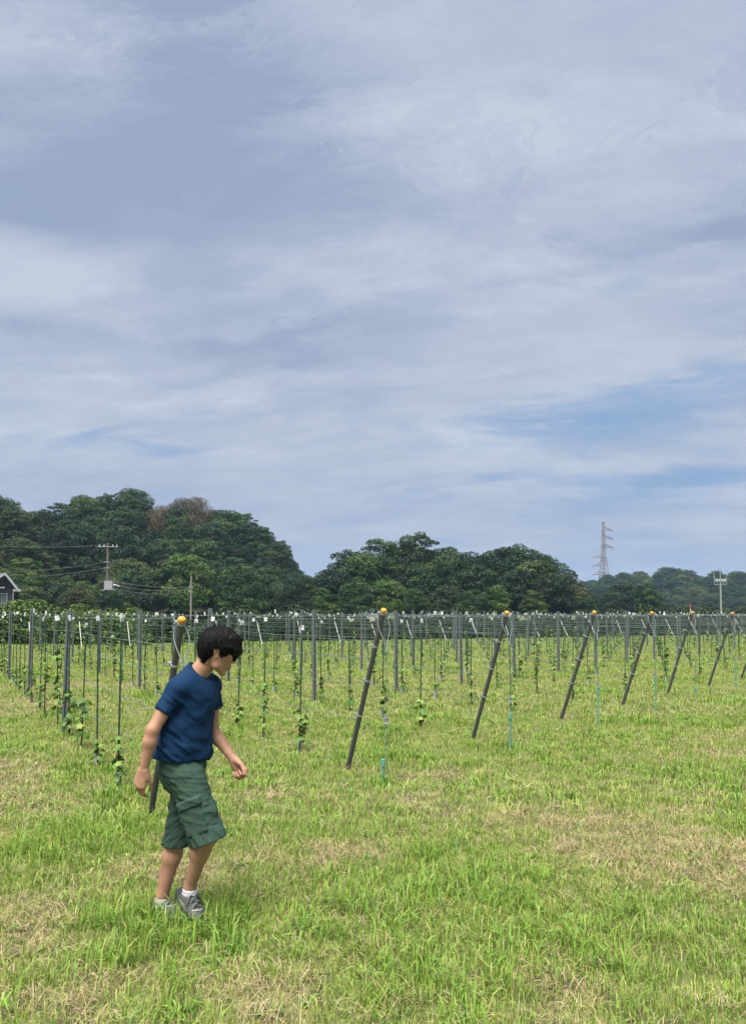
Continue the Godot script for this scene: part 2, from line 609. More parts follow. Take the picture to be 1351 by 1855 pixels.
func crown_mesh(seed_: int, width: float, height: float, lobes: int, leaves: int, size: float, tones: Array, flat := 0.62, open := 0.0) -> ArrayMesh:
	# A crown of uneven boughs: each bough is a flattened dome of leaf sprays over a few inner twigs. Base at y = 0, top near height.
	var r := RandomNumberGenerator.new()
	r.seed = seed_
	var s := Soup.new()
	var domes := []
	for k in lobes:
		var t := (k + r.randf()) / lobes
		var y := height * lerpf(0.10, 0.90, t)
		# the crown is widest below its middle
		var reach := width * 0.5 * sqrt(clampf(1.0 - pow(absf(t - 0.36) / 0.70, 2.2), 0.02, 1.0))
		var a := k * 2.4 + r.randf_range(-0.5, 0.5)
		var rr := width * r.randf_range(0.11, 0.23) * (1.15 - 0.35 * t)
		var d := maxf(reach - rr * 0.75, 0.0) * sqrt(r.randf_range(0.35, 1.0))
		domes.append([Vector3(cos(a) * d, y, sin(a) * d), rr, r.randf_range(flat * 0.8, flat * 1.25), tones[r.randi() % tones.size()] * r.randf_range(0.62, 1.42)])
	domes.append([Vector3(0, height * 0.52, 0), width * 0.27, 1.15, tones[0]])
	var total := 0.0
	for q in domes:
		total += q[1] * q[1]
	for q in domes:
		var c: Vector3 = q[0]
		var rr: float = q[1]
		var n := int(leaves * rr * rr / total)
		var bumps := []
		for k in 7:
			bumps.append(Vector3(r.randf_range(-1, 1), r.randf_range(-0.2, 1), r.randf_range(-1, 1)).normalized())
		for k in n:
			var v := Vector3(r.randfn(), r.randfn(), r.randfn()).normalized()
			if v.y < -0.25 and r.randf() < 0.75:
				v.y = -v.y
			var lump := 0.0
			for b in bumps:
				lump = maxf(lump, smoothstep(0.72, 1.0, v.dot(b)))
			var depth := 1.0 - 0.30 * pow(r.randf(), 2.0) + 0.20 * lump
			if r.randf() < open:
				depth *= r.randf_range(0.5, 1.15)
			var p := c + Vector3(v.x, v.y * q[2], v.z) * rr * depth
			var nn := (Vector3(v.x, v.y / q[2], v.z).normalized() + Vector3(r.randfn(), r.randfn() + 1.0, r.randfn()) * 0.45).normalized()
			var col: Color = q[3] * r.randf_range(0.72, 1.3)
			col.a = 1.0
			leaf_cluster(s, r, p, nn, size, col)
	return s.mesh()


func trunk_mesh(seed_: int, height: float, base: float, reach: float) -> ArrayMesh:
	var r := RandomNumberGenerator.new()
	r.seed = seed_
	var s := Soup.new()
	var path := PackedVector3Array()
	var radii := PackedFloat32Array()
	var p := Vector3(0, -0.6, 0)
	for k in 6:
		path.append(p)
		radii.append(base * (1.25 if k == 0 else 1.0 - 0.13 * k))
		p += Vector3(r.randf_range(-0.25, 0.25), height / 5.0 + 0.1, r.randf_range(-0.25, 0.25))
	s.tube(path, radii, 7)
	for k in 5:
		var from := path[2 + k % 3]
		var a := k * 2.4 + r.randf()
		var to := from + Vector3(cos(a) * reach * r.randf_range(0.5, 0.9), height * r.randf_range(0.1, 0.22), sin(a) * reach * r.randf_range(0.5, 0.9))
		var m := from.lerp(to, 0.5) + Vector3(0, -0.3, 0)
		s.tube(PackedVector3Array([from, m, to]), PackedFloat32Array([base * 0.5, base * 0.35, base * 0.12]), 5)
	return s.mesh()


var wood_kinds := []   # each: [crown mesh, trunk mesh, crown height, clear trunk height]


func make_kinds() -> void:
	var deep := [Color(0.0340, 0.0792, 0.0296), Color(0.0481, 0.1014, 0.0333), Color(0.0266, 0.0636, 0.0296), Color(0.0599, 0.1080, 0.0340)]
	var bright := [Color(0.0622, 0.1310, 0.0333), Color(0.0873, 0.1495, 0.0370), Color(0.0503, 0.1080, 0.0311), Color(0.1014, 0.1495, 0.0444)]
	var olive := [Color(0.0673, 0.1014, 0.0407), Color(0.0888, 0.1162, 0.0481), Color(0.0540, 0.0851, 0.0370)]
	var brown_ := [Color(0.1206, 0.1014, 0.0673), Color(0.0918, 0.0969, 0.0599), Color(0.1598, 0.0918, 0.0622), Color(0.0777, 0.0918, 0.0525)]
	# 0-2 dark evergreens, 3-4 bright, 5 olive, 6 tall dark, 7 withering
	var plan := [[1, 10.0, 8.5, 34, 16000, 0.33, deep, 0.52, 0.06], [2, 9.0, 8.0, 28, 14500, 0.32, deep, 0.60, 0.09], [3, 11.5, 9.0, 40, 18000, 0.34, deep, 0.44, 0.07],
		[4, 9.0, 7.5, 30, 15000, 0.32, bright, 0.50, 0.09], [5, 7.5, 8.5, 28, 13500, 0.30, bright, 0.62, 0.13], [6, 9.5, 7.5, 30, 14500, 0.32, olive, 0.48, 0.11],
		[7, 8.0, 10.5, 26, 12500, 0.32, deep, 0.42, 0.22], [8, 9.0, 8.5, 24, 8500, 0.28, brown_, 0.70, 0.45]]
	for q in plan:
		wood_kinds.append([crown_mesh(q[0], q[1], q[2], q[3], q[4], q[5], q[6], q[7], q[8]), trunk_mesh(q[0] + 40, q[2] * 0.55 + 1.2, 0.28, q[1] * 0.32), q[2], 2.2])


func tree(kind: int, called: String, label: String, group: String, at: Vector3, turn: float, size: float, tall := 1.0) -> void:
	var t := thing(called, label, "tree", at, group)
	t.rotation.y = turn
	t.scale = Vector3(size, size * tall, size)
	var q: Array = wood_kinds[kind]
	part("trunk", q[1], M.bark, t)
	part("crown", q[0], M.leaf_tones[(kind * 7 + int(absf(at.x * 13.7 + at.z * 3.1))) % M.leaf_tones.size()], t, Vector3(0, q[3] * 0.6, 0))


func profile(points: Array, x: float) -> float:
	if x <= points[0][0]:
		return points[0][1]
	for k in points.size() - 1:
		if x <= points[k + 1][0]:
			var t: float = (x - points[k][0]) / (points[k + 1][0] - points[k][0])
			return lerpf(points[k][1], points[k + 1][1], t * t * (3.0 - 2.0 * t) * 0.5 + t * 0.5)
	return points[-1][1]


# ridge lines: (x, height of the ground)
var left_ridge := [[-150.0, 10.0], [-104.0, 11.0], [-96.0, 13.5], [-89.0, 17.0], [-75.0, 20.5], [-66.0, 23.5], [-55.0, 21.0], [-42.0, 20.0], [-33.0, 18.0], [-27.5, 14.5], [-23.0, 10.5], [-19.0, 7.0], [-14.0, 2.0], [-10.0, 0.0], [40.0, 0.0]]
var near_ridge := [[-110.0, 26.0], [-75.0, 17.5], [-65.0, 12.0], [-61.0, 9.6], [-55.5, 5.2], [-52.0, 2.8], [-48.3, 0.8], [-45.0, 0.0], [0.0, 0.0]]
var far_ridge := [[60.0, 10.0], [140.0, 14.0], [160.0, 17.5], [185.0, 19.5], [205.0, 15.5], [222.0, 17.5], [245.0, 19.0], [280.0, 18.5], [340.0, 20.0]]


func left_hill(x: float, d: float) -> float:
	var h := profile(left_ridge, x * 200.0 / maxf(d, 150.0) if d > 200.0 else x) * smoothstep(122.0, 200.0, d)
	return maxf(h, profile(near_ridge, x) * smoothstep(97.0, 128.0, d) * smoothstep(190.0, 140.0, d))


func far_hill(x: float, d: float) -> float:
	return profile(far_ridge, x) * smoothstep(360.0, 480.0, d)


func hill(called: String, x0: float, x1: float, d0: float, d1: float, height: Callable) -> void:
	var s := SurfaceTool.new()
	s.begin(Mesh.PRIMITIVE_TRIANGLES)
	var nx := 60
	var nz := 30
	for j in nz + 1:
		for i in nx + 1:
			var x := lerpf(x0, x1, float(i) / nx)
			var d := lerpf(d0, d1, float(j) / nz)
			var edge := 1.0 if j > 0 and i > 0 and i < nx else 0.0
			var back := smoothstep(1.0, 0.6, float(j) / nz)
			s.add_vertex(Vector3(x, float(height.call(x, d)) * edge * back - 0.15, -d))
	for j in nz:
		for i in nx:
			var a := j * (nx + 1) + i
			for q in [a, a + nx + 1, a + 1, a + 1, a + nx + 1, a + nx + 2]:
				s.add_index(q)
	s.generate_normals()
	var m := mat(1, 1, 1, 0.95)
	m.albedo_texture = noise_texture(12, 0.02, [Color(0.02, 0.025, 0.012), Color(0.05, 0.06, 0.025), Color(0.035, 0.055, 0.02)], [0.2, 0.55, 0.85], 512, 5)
	m.uv1_triplanar = true
	m.uv1_world_triplanar = true
	m.uv1_scale = Vector3(0.08, 0.08, 0.08)
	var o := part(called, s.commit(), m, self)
	o.set_meta("kind", "structure")


func make_woods() -> void:
	make_kinds()
	var r := RandomNumberGenerator.new()
	r.seed = 5150
	hill("hill_left", -170.0, 10.0, 96.0, 290.0, left_hill)
	hill("hill_right", 90.0, 360.0, 355.0, 640.0, far_hill)
	# the wooded hill on the left
	var d := 128.0
	var tier := 0
	while d < 207.0:
		var place := 0
		var x := -0.60 * d
		while x < 0.0:
			var px := x + r.randf_range(-2.2, 2.2)
			var pd := d + r.randf_range(-2.5, 2.5)
			x += 7.8
			if px < -0.56 * pd or px > -0.075 * pd:
				continue
			var h := left_hill(px, pd)
			if profile(near_ridge, px) > 1.0 and pd < 138.0:
				continue
			var kind: int = [0, 1, 2, 0, 2, 6, 5, 1][r.randi() % 8]
			if pd < 150.0:
				kind = [3, 0, 1, 2, 5, 1, 0][r.randi() % 7]
			var name_ := "evergreen_tree"
			var label := "dark green evergreen tree"
			var group := "trees covering the left hill"
			# the withering patch high on the hill, right of its summit
			var u := px / pd
			if pd > 172.0 and u > -0.305 and u < -0.20 and r.randf() < 0.75:
				kind = 7 if r.randf() < 0.65 else 5
			if kind == 7:
				name_ = "withering_tree"
				label = "grey brown withering tree"
				group = "withering trees on the left hill"
			elif kind == 5:
				label = "olive green tree"
			elif pd < 150.0:
				label = "mid green tree"
			label += ", %s from the left in the %s tier up the left hill" % [nth(place), nth(tier)]
			place += 1
			tree(kind, name_, label, group, Vector3(px, h, -pd), r.randf() * TAU, r.randf_range(0.72, 1.28) * (0.6 if px > -0.105 * pd else 0.84 if px > -0.15 * pd else 1.0), r.randf_range(0.85, 1.2))
		d += 8.0
		tier += 1
	for q in [[-66.5, 203.0, 6, 0.62], [-74.0, 204.0, 0, 0.6], [-34.0, 199.0, 6, 0.95], [-29.0, 197.0, 6, 0.80], [-47.0, 203.0, 1, 0.85], [-90.0, 202.0, 3, 0.8]]:
		tree(q[2], "crest_tree", "tree standing %s against the sky on the left hill's crest" % ["tallest", "small", "open crowned", "lowest rightmost", "round dark", "light green"][used.get("crest_tree", -1) + 1], "trees on the crest of the left hill", Vector3(q[0], left_hill(q[0], q[1]), -q[1]), q[0], q[3])
	for q in [[-49.0, 191.0, 1.1], [-45.0, 186.0, 1.0], [-53.5, 187.0, 0.9], [-46.5, 178.0, 0.8], [-51.0, 181.0, 0.7], [-62.0, 186.0, 0.6]]:
		tree(7, "withering_tree", "%s withering tree in the brown patch right of the left hill's summit" % ["tallest grey brown", "lower right grey brown", "left grey brown", "lowest grey brown", "small lower left", "single reddish outlying"][[-49.0, -45.0, -53.5, -46.5, -51.0, -62.0].find(q[0])], "withering trees on the left hill", Vector3(q[0], left_hill(q[0], q[1]) + 0.8, -q[1]), q[0], q[2])
	for q in [[-11.0, 140.0, 3, 0.82, "upper"], [-7.4, 137.0, 1, 0.55, "lowest"], [-14.0, 151.0, 0, 0.92, "leftmost"]]:
		tree(q[2], "flank_tree", "%s tree at the right foot of the left hill beside the grove" % q[4], "trees at the right foot of the left hill", Vector3(q[0], left_hill(q[0], q[1]), -q[1]), q[0], q[3])
	# the nearer bright slope at the left edge
	d = 102.0
	tier = 0
	while d < 132.0:
		var place := 0
		var x := -0.62 * d
		while x < -36.0:
			var px := x + r.randf_range(-1.8, 1.8)
			var pd := d + r.randf_range(-2.0, 2.0)
			x += 4.2
			if px < -0.58 * pd:
				continue
			if px > -40.0 or (px > -46.0 and r.randf() < 0.35):
				continue
			var kind: int = [3, 4, 3, 4, 5, 1][r.randi() % 6]
			tree(kind, "leafy_tree", "leafy tree, %s from the left in the %s tier of the slope by the house" % [nth(place), nth(tier)], "bright trees on the slope at the left edge", Vector3(px, left_hill(px, pd), -pd), r.randf() * TAU, r.randf_range(0.48, 0.72), r.randf_range(0.8, 1.1))
			place += 1
		d += 4.6
		tier += 1
	# the grove in the middle: x, distance, kind, size, stretch
	var grove := [[-7.0, 132.0, 0, 1.05, 0.95], [-5.0, 139.0, 6, 1.22, 1.0], [-1.0, 136.0, 2, 1.15, 1.12], [1.5, 143.0, 6, 1.30, 1.12], [4.5, 137.0, 0, 1.15, 1.10], [8.2, 142.0, 6, 1.38, 1.12], [5.8, 146.0, 2, 1.2, 1.3], [9.0, 133.0, 1, 1.1, 1.05],
		[12.5, 138.0, 3, 1.12, 1.2], [15.5, 135.0, 2, 1.1, 1.18], [14.0, 145.0, 0, 1.2, 1.28], [19.5, 140.0, 3, 1.2, 1.22], [18.0, 132.0, 0, 1.05, 1.05], [23.0, 137.0, 0, 1.15, 1.25], [26.5, 141.0, 2, 1.2, 1.22],
		[28.5, 134.0, 3, 1.15, 1.15], [31.5, 139.0, 0, 1.15, 1.15], [34.0, 136.0, 5, 1.02, 1.12], [35.2, 131.0, 5, 0.82, 0.95], [25.0, 130.0, 1, 1.0, 1.05], [31.0, 129.0, 1, 0.95, 1.0], [2.5, 130.0, 3, 0.92, 0.95], [-9.5, 129.0, 3, 0.8, 0.9],
		[13.0, 129.0, 5, 0.85, 0.9], [21.0, 127.0, 4, 0.8, 0.85], [-3.0, 128.0, 0, 0.85, 0.9], [7.0, 126.0, 4, 0.72, 0.85], [36.0, 127.0, 1, 0.62, 0.8], [16.5, 126.0, 0, 0.7, 0.85], [27.0, 125.0, 4, 0.65, 0.9]]
	var side := {0: "dark dense crown", 1: "dark rounded crown", 2: "broad dark layered crown", 3: "mid green layered crown", 4: "small bright green crown", 5: "olive thinning crown", 6: "tall open dark crown"}
	for k in grove.size():
		var q = grove[k]
		var rank := 0
		for o in grove:
			if o[0] < q[0]:
				rank += 1
		tree(q[2], "grove_tree", "tree with a %s, %s from the left in the central grove" % [side[q[2]], nth(rank)], "trees of the central grove", Vector3(q[0], 0, -q[1]), k * 1.7, q[3], q[4])
	# darker trees beyond the grove, right
	var behind := [[51.0, 185.0, 0, 0.75], [55.0, 190.0, 1, 0.8], [59.0, 186.0, 0, 0.75], [63.5, 188.0, 2, 0.95], [67.0, 184.0, 6, 0.85], [70.0, 187.0, 1, 0.85], [46.0, 188.0, 0, 0.7], [74.5, 192.0, 5, 0.4], [79.0, 188.0, 5, 0.45], [84.0, 193.0, 5, 0.4], [89.0, 189.0, 3, 0.38], [94.0, 191.0, 5, 0.42], [99.0, 188.0, 3, 0.4], [104.0, 190.0, 5, 0.45]]
	for k in behind.size():
		var q = behind[k]
		var low: bool = q[3] < 0.5
		tree(q[2], "low_tree" if low else "evergreen_tree", ("low tree below the hazy right hill, %s from the left" % nth(k - 7)) if low else "dark tree right of the central grove, %s from the left" % nth([1, 2, 3, 4, 5, 6, 0][k]), "low trees below the right hill" if low else "dark trees right of the grove", Vector3(q[0], 0, -q[1]), k * 2.1, q[3])
	# the hazy wooded hill on the right
	d = 372.0
	tier = 0
	while d < 492.0:
		var place := 0
		var x := 0.24 * d
		while x < 0.60 * d:
			var px := x + r.randf_range(-4, 4)
			var pd := d + r.randf_range(-4, 4)
			x += 11.5
			tree([0, 1, 2, 0, 5, 3][r.randi() % 6], "distant_tree", "hazy tree, %s from the left in the %s tier up the distant right hill" % [nth(place), nth(tier)], "trees covering the distant right hill", Vector3(px, far_hill(px, pd), -pd), r.randf() * TAU, r.randf_range(1.0, 1.45), r.randf_range(0.8, 1.0))
			place += 1
		d += 12.5
		tier += 1
	make_hedges(r)


func shrub_mesh(seed_: int, width: float, height: float, leaves: int, size: float, tones: Array) -> ArrayMesh:
	return crown_mesh(seed_, width, height, 14, leaves, size, tones, 0.8, 0.2)


func make_hedges(r: RandomNumberGenerator) -> void:
	var dark := [Color(0.0224, 0.0440, 0.0176), Color(0.0320, 0.0560, 0.0208)]
	var fresh := [Color(0.0661, 0.1166, 0.0249), Color(0.0855, 0.1322, 0.0311), Color(0.0505, 0.0933, 0.0233)]
	var kinds := [shrub_mesh(61, 2.6, 1.45, 2600, 0.15, dark), shrub_mesh(62, 3.0, 1.55, 2800, 0.16, dark), shrub_mesh(63, 2.4, 1.9, 2600, 0.14, fresh), shrub_mesh(64, 2.8, 2.0, 2800, 0.15, fresh)]
	for row in 2:
		var x := -25.0 + row * 0.6
		var count := [0, 0]
		while x < 36.0:
			var far := 40.5 + 0.40 * (x + 16.0) + row * 1.5
			var left := x < -13.2
			if left:
				far = 40.0 + row * 1.4
			var k := (2 if left else 0) + r.randi() % 2
			var label := "%s shrub from the left in the %s row of the %s" % [nth(count[int(left)]), "front" if row == 0 else "back", "yellow green thicket" if left else "dark far hedge"]
			count[int(left)] += 1
			var t := thing("leafy_shrub" if left else "hedge_shrub", label, "shrub", Vector3(x, -0.12, -far - r.randf_range(0.0, 0.7)), "yellow green shrubs behind the left rows" if left else "dark shrubs of the hedge along the far field edge")
			t.rotation.y = r.randf() * TAU
			var s := r.randf_range(0.85, 1.15)
			t.scale = Vector3(s, s * r.randf_range(0.8, 1.12) * (1.0 + 0.1 * row), s)
			part("foliage", kinds[k], M.leaf, t)
			part("stem", rod(Vector3(0, -0.1, 0), Vector3(0.05, 0.8, 0), 0.04, 0.02, 5), M.bark, t)
			x += r.randf_range(1.2, 1.6)
	var b := thing("round_bush", "rounded light green bush at the far field edge behind the left rows", "bush", Vector3(-12.4, 0, -38.8))
	part("foliage", shrub_mesh(70, 2.0, 1.05, 1400, 0.11, fresh), M.leaf, b)
	part("stem", rod(Vector3(0, -0.1, 0), Vector3(0, 0.6, 0), 0.04, 0.02, 5), M.bark, b)


# ------------------------------------------------------------------ house, poles, pylon

func slab(parent: Node, called: String, at: Vector3, size: Vector3, m: Material, turn := Vector3.ZERO) -> MeshInstance3D:
	var s := Soup.new()
	s.box(Vector3.ZERO, size)
	var o := part(called, s.mesh(), m, parent, at)
	o.rotation = turn
	return o


func make_far_things() -> void:
	make_house()
	make_utility_poles()
	make_pylon()
	make_floodlight()


func make_house() -> void:
	var navy := mat(0.038, 0.047, 0.064, 0.7)
	navy.albedo_texture = noise_texture(14, 0.03, [Color(0.8, 0.8, 0.8), Color(1, 1, 1)], [0.3, 0.7], 256)
	navy.uv1_triplanar = true
	navy.uv1_scale = Vector3(0.3, 0.8, 0.3)
	var roofing := mat(0.085, 0.092, 0.10, 0.7)
	var trim := mat(0.36, 0.38, 0.40, 0.6)
	var glass := mat(0.06, 0.08, 0.10, 0.08)
	# the front faces the field; the gable wing is 7 m wide with its ridge at 6.9 m
	var h := thing("house", "dark navy house with a white trimmed gable at the left edge", "house", Vector3(-46.6, 0, -95.0))
	h.rotation.y = 0.45
	# gable wing wall: a five-sided front, extruded back
	var s := Soup.new()
	var zf := 0.0
	var zb := -7.0
	var face := [Vector2(-3.0, -0.2), Vector2(0.75, -0.2), Vector2(0.75, 5.0), Vector2(-0.2, 6.55), Vector2(-3.0, 4.6)]
	for k in face.size():
		var a: Vector2 = face[k]
		var b: Vector2 = face[(k + 1) % face.size()]
		s.quad(Vector3(a.x, a.y, zf), Vector3(b.x, b.y, zf), Vector3(b.x, b.y, zb), Vector3(a.x, a.y, zb), Color.WHITE)
	for k in range(1, face.size() - 1):
		s.tri(Vector3(face[0].x, face[0].y, zf), Vector3(face[k + 1].x, face[k + 1].y, zf), Vector3(face[k].x, face[k].y, zf), Color.WHITE)
	part("wall", s.mesh(), navy, h)
	slab(h, "wall", Vector3(-7.0, 2.3, -4.0), Vector3(8.2, 5.2, 7.0), navy)
	var ra := atan2(-2.15, 1.55)
	var right := slab(h, "roof", Vector3(0.63, 5.62, -3.2), Vector3(2.75, 0.16, 8.4), roofing, Vector3(0, 0, -0.92))
	slab(right, "bargeboard", Vector3(0, -0.06, 4.24), Vector3(2.75, 0.24, 0.08), trim)
	var left := slab(h, "roof", Vector3(-1.83, 5.66, -3.2), Vector3(4.0, 0.16, 8.4), roofing, Vector3(0, 0, 0.61))
	slab(left, "bargeboard", Vector3(0, -0.06, 4.24), Vector3(4.0, 0.24, 0.08), trim)
	# main roof behind, its ridge running to the left
	slab(h, "roof", Vector3(-6.2, 5.75, -3.0), Vector3(12.0, 0.16, 4.6), roofing, Vector3(0.55, 0, 0))
	slab(h, "roof", Vector3(-6.2, 5.75, -6.8), Vector3(12.0, 0.16, 4.6), roofing, Vector3(-0.55, 0, 0))
	slab(h, "eave", Vector3(1.15, 4.62, -3.2), Vector3(0.95, 0.28, 8.3), trim)
	slab(h, "canopy", Vector3(-1.7, 4.95, 0.35), Vector3(2.9, 0.16, 0.7), trim)
	var w := slab(h, "window", Vector3(-0.85, 3.35, 0.03), Vector3(1.7, 1.75, 0.06), glass)
	for q in [[0.0, 0.86, 1.8, 0.1], [0.0, -0.86, 1.9, 0.12], [-0.85, 0.0, 0.1, 1.7], [0.85, 0.0, 0.1, 1.7], [0.0, 0.0, 0.08, 1.7]]:
		slab(w, "frame", Vector3(q[0], q[1], 0.05), Vector3(q[2], q[3], 0.08), trim)
	for q in [-0.55, -0.28, 0.28, 0.55]:
		slab(w, "bar", Vector3(q, 0, 0.055), Vector3(0.045, 1.66, 0.04), trim)
	part("downpipe", rod(Vector3(0.72, 0.1, 0.09), Vector3(0.72, 4.45, 0.09), 0.075, 0.075, 8), trim, h)
	var ac := thing("outdoor_unit", "pale grey box of an air conditioner beside the navy house", "air conditioner", Vector3(-45.4, 0, -94.3))
	slab(ac, "casing", Vector3(0, 1.0, 0), Vector3(0.95, 1.9, 0.6), mat(0.35, 0.36, 0.35, 0.6))
	slab(ac, "grille", Vector3(0.0, 1.25, 0.32), Vector3(0.6, 0.6, 0.03), mat(0.12, 0.12, 0.12, 0.6))


func sag(a: Vector3, b: Vector3, drop: float, radius: float) -> ArrayMesh:
	var s := Soup.new()
	var path := PackedVector3Array()
	var radii := PackedFloat32Array()
	for k in 13:
		var t := k / 12.0
		path.append(a.lerp(b, t) - Vector3(0, drop * 4.0 * t * (1.0 - t), 0))
		radii.append(radius)
	s.tube(path, radii, 4)
	return s.mesh()


func make_utility_poles() -> void:
	var concrete := mat(0.13, 0.115, 0.10, 0.9)
	var grey := mat(0.29, 0.31, 0.32, 0.5)
	var p := thing("utility_pole", "tall brown utility pole with crossarm and grey transformer before the left hill", "utility pole", Vector3(-41.0, 0, -115.0))
	part("pole", rod(Vector3(0, -0.5, 0), Vector3(0, 12.6, 0), 0.21, 0.15, 10), concrete, p)
	var arm := slab(p, "crossarm", Vector3(0.1, 12.0, 0.2), Vector3(3.1, 0.12, 0.12), grey)
	for x in [-1.3, -0.6, 0.75, 1.35]:
		part("insulator", rod(Vector3(x, 0.05, 0), Vector3(x, 0.34, 0), 0.08, 0.05, 8), M.white, arm)
	slab(p, "crossarm", Vector3(0, 9.6, 0.2), Vector3(0.9, 0.1, 0.1), grey)
	slab(p, "crossarm", Vector3(0, 8.7, 0.2), Vector3(0.9, 0.1, 0.1), grey)
	var tr := slab(p, "transformer", Vector3(0.45, 6.0, 0.35), Vector3(1.25, 1.35, 0.9), grey)
	slab(tr, "bracket", Vector3(-0.2, -0.72, 0), Vector3(2.2, 0.1, 0.5), mat(0.5, 0.5, 0.5, 0.6))
	part("bushing", rod(Vector3(0.62, 0.1, 0), Vector3(1.7, -0.15, 0.1), 0.14, 0.07, 8), M.white, tr)
	var q := thing("utility_pole", "thin grey utility pole behind the orange capped post beside the person", "utility pole", Vector3(-27.3, 0, -112.0))
	part("pole", rod(Vector3(0, -0.5, 0), Vector3(0, 7.3, 0), 0.15, 0.11, 10), mat(0.22, 0.20, 0.185, 0.9), q)
	slab(q, "crossarm", Vector3(0, 5.6, 0.12), Vector3(0.8, 0.09, 0.09), grey)
	slab(q, "crossarm", Vector3(0, 4.9, 0.12), Vector3(0.6, 0.08, 0.08), grey)
	var cable := mat(0.10, 0.11, 0.12, 0.6)
	var lines := [[Vector3(-40.9, 12.25, -114.8), Vector3(-66, 12.8, -117), 0.5, "highest"], [Vector3(-41, 9.6, -114.8), Vector3(-66, 8.2, -117), 0.6, "middle"], [Vector3(-41, 8.7, -114.8), Vector3(-66, 7.2, -117), 0.6, "lowest"]]
	for k in lines.size():
		var o := part("power_line", sag(lines[k][0], lines[k][1], lines[k][2], 0.028), cable, self)
		tag(o, "%s thin cable running left from the tall utility pole" % lines[k][3], "cable", "cables left of the tall pole")
	for k in 3:
		var o := part("power_line", sag(Vector3(-41, 6.9 - 0.5 * k, -114.8), Vector3(-27.3, 5.7 - 0.35 * k, -111.9), 0.5 + 0.15 * k, 0.024), cable, self)
		tag(o, "%s cable sagging between the two utility poles" % ["upper", "middle", "lower"][k], "cable", "cables between the two poles")


func make_pylon() -> void:
	var red := mat(0.20, 0.17, 0.178, 0.6)
	var t := thing("transmission_tower", "grey and faded red steel lattice transmission tower rising behind the right hill", "tower", Vector3(186.0, 0, -600.0))
	t.rotation.y = 0.35
	var height := 76.0
	var width := func(y: float) -> float:
		return lerpf(11.5, 2.6, pow(y / 50.0, 0.85)) if y < 50.0 else lerpf(2.6, 1.0, (y - 50.0) / 26.0)
	var legs := Soup.new()
	var levels := PackedFloat32Array()
	var y := 0.0
	while y < height - 1.0:
		levels.append(y)
		y += maxf(2.6, float(width.call(y)) * 0.72)
	levels.append(height)
	var corners := [Vector2(-1, -1), Vector2(1, -1), Vector2(1, 1), Vector2(-1, 1)]
	for c in corners:
		var s := Soup.new()
		var path := PackedVector3Array()
		var radii := PackedFloat32Array()
		for l in levels:
			var w: float = width.call(l) * 0.5
			path.append(Vector3(c.x * w, l, c.y * w))
			radii.append(0.26)
		s.tube(path, radii, 4)
		part("leg", s.mesh(), red, t)
	var pale := mat(0.31, 0.31, 0.33, 0.6)
	for k in levels.size() - 1:
		var s := Soup.new()
		var w0: float = width.call(levels[k]) * 0.5
		var w1: float = width.call(levels[k + 1]) * 0.5
		for i in 4:
			var a: Vector2 = corners[i]
			var b: Vector2 = corners[(i + 1) % 4]
			var lo_a := Vector3(a.x * w0, levels[k], a.y * w0)
			var lo_b := Vector3(b.x * w0, levels[k], b.y * w0)
			var hi_a := Vector3(a.x * w1, levels[k + 1], a.y * w1)
			var hi_b := Vector3(b.x * w1, levels[k + 1], b.y * w1)
			for e in [[lo_a, hi_b], [lo_b, hi_a], [hi_a, hi_b]]:
				s.tube(PackedVector3Array(e), PackedFloat32Array([0.15, 0.15]), 4, Color.WHITE, false)
		part("lattice_panel", s.mesh(), red if k % 4 < 2 else pale, t)
	for q in [[69.5, 1.0], [62.5, 1.0], [55.5, 1.0], [47.5, -1.0], [40.5, -1.0], [33.5, -1.0]]:
		var s := Soup.new()
		var w: float = width.call(q[0]) * 0.5
		var tip := Vector3(q[1] * (w + 8.5), q[0] - 0.4, 0)
		for z in [-w, w]:
			s.tube(PackedVector3Array([Vector3(q[1] * w, q[0], z), tip]), PackedFloat32Array([0.26, 0.2]), 4)
			s.tube(PackedVector3Array([Vector3(q[1] * w, q[0] + 2.4, z), tip]), PackedFloat32Array([0.24, 0.18]), 4)
		s.tube(PackedVector3Array([tip, tip - Vector3(0, 2.0, 0)]), PackedFloat32Array([0.18, 0.18]), 4)
		part("crossarm", s.mesh(), red, t)


func make_floodlight() -> void:
	var m := mat(0.27, 0.315, 0.30, 0.5, 0.2)
	var t := thing("floodlight_mast", "pale grey floodlight mast with a wide rack on top at the right", "mast", Vector3(79.2, 0, -170.0))
	part("pole", rod(Vector3(0, -0.3, 0), Vector3(0, 9.2, 0), 0.24, 0.18, 10), m, t)
	var rack := Soup.new()
	for y in [8.3, 8.9, 9.6]:
		rack.box(Vector3(0, y, 0), Vector3(2.9, 0.13, 0.13))
	for x in [-1.4, -0.7, 0.0, 0.7, 1.4]:
		rack.box(Vector3(x, 8.95, 0.02), Vector3(0.1, 1.3, 0.1))
	part("rack", rack.mesh(), m, t)
	for x in [-1.4, 0.0, 1.4]:
		part("lightning_rod", rod(Vector3(x, 9.6, 0), Vector3(x, 11.4 if x != 0.0 else 12.6, 0), 0.09, 0.05, 6), m, t)
	for x in [-0.95, -0.35, 0.35, 0.95]:
		slab(t, "floodlight", Vector3(x, 9.25, 0.18), Vector3(0.42, 0.34, 0.25), mat(0.5, 0.52, 0.52, 0.4))
	var r := thing("marker_post", "thin red and white marker post beyond the field at the right", "post", Vector3(47.6, 0, -112.0))
	part("post", rod(Vector3(0, -0.2, 0), Vector3(0, 2.4, 0), 0.07, 0.07, 6), mat(0.5, 0.5, 0.5), r)
	part("band", rod(Vector3(0, 2.42, 0), Vector3(0, 3.1, 0), 0.072, 0.072, 6), mat(0.45, 0.06, 0.05), r)


# ------------------------------------------------------------------ the young vineyard

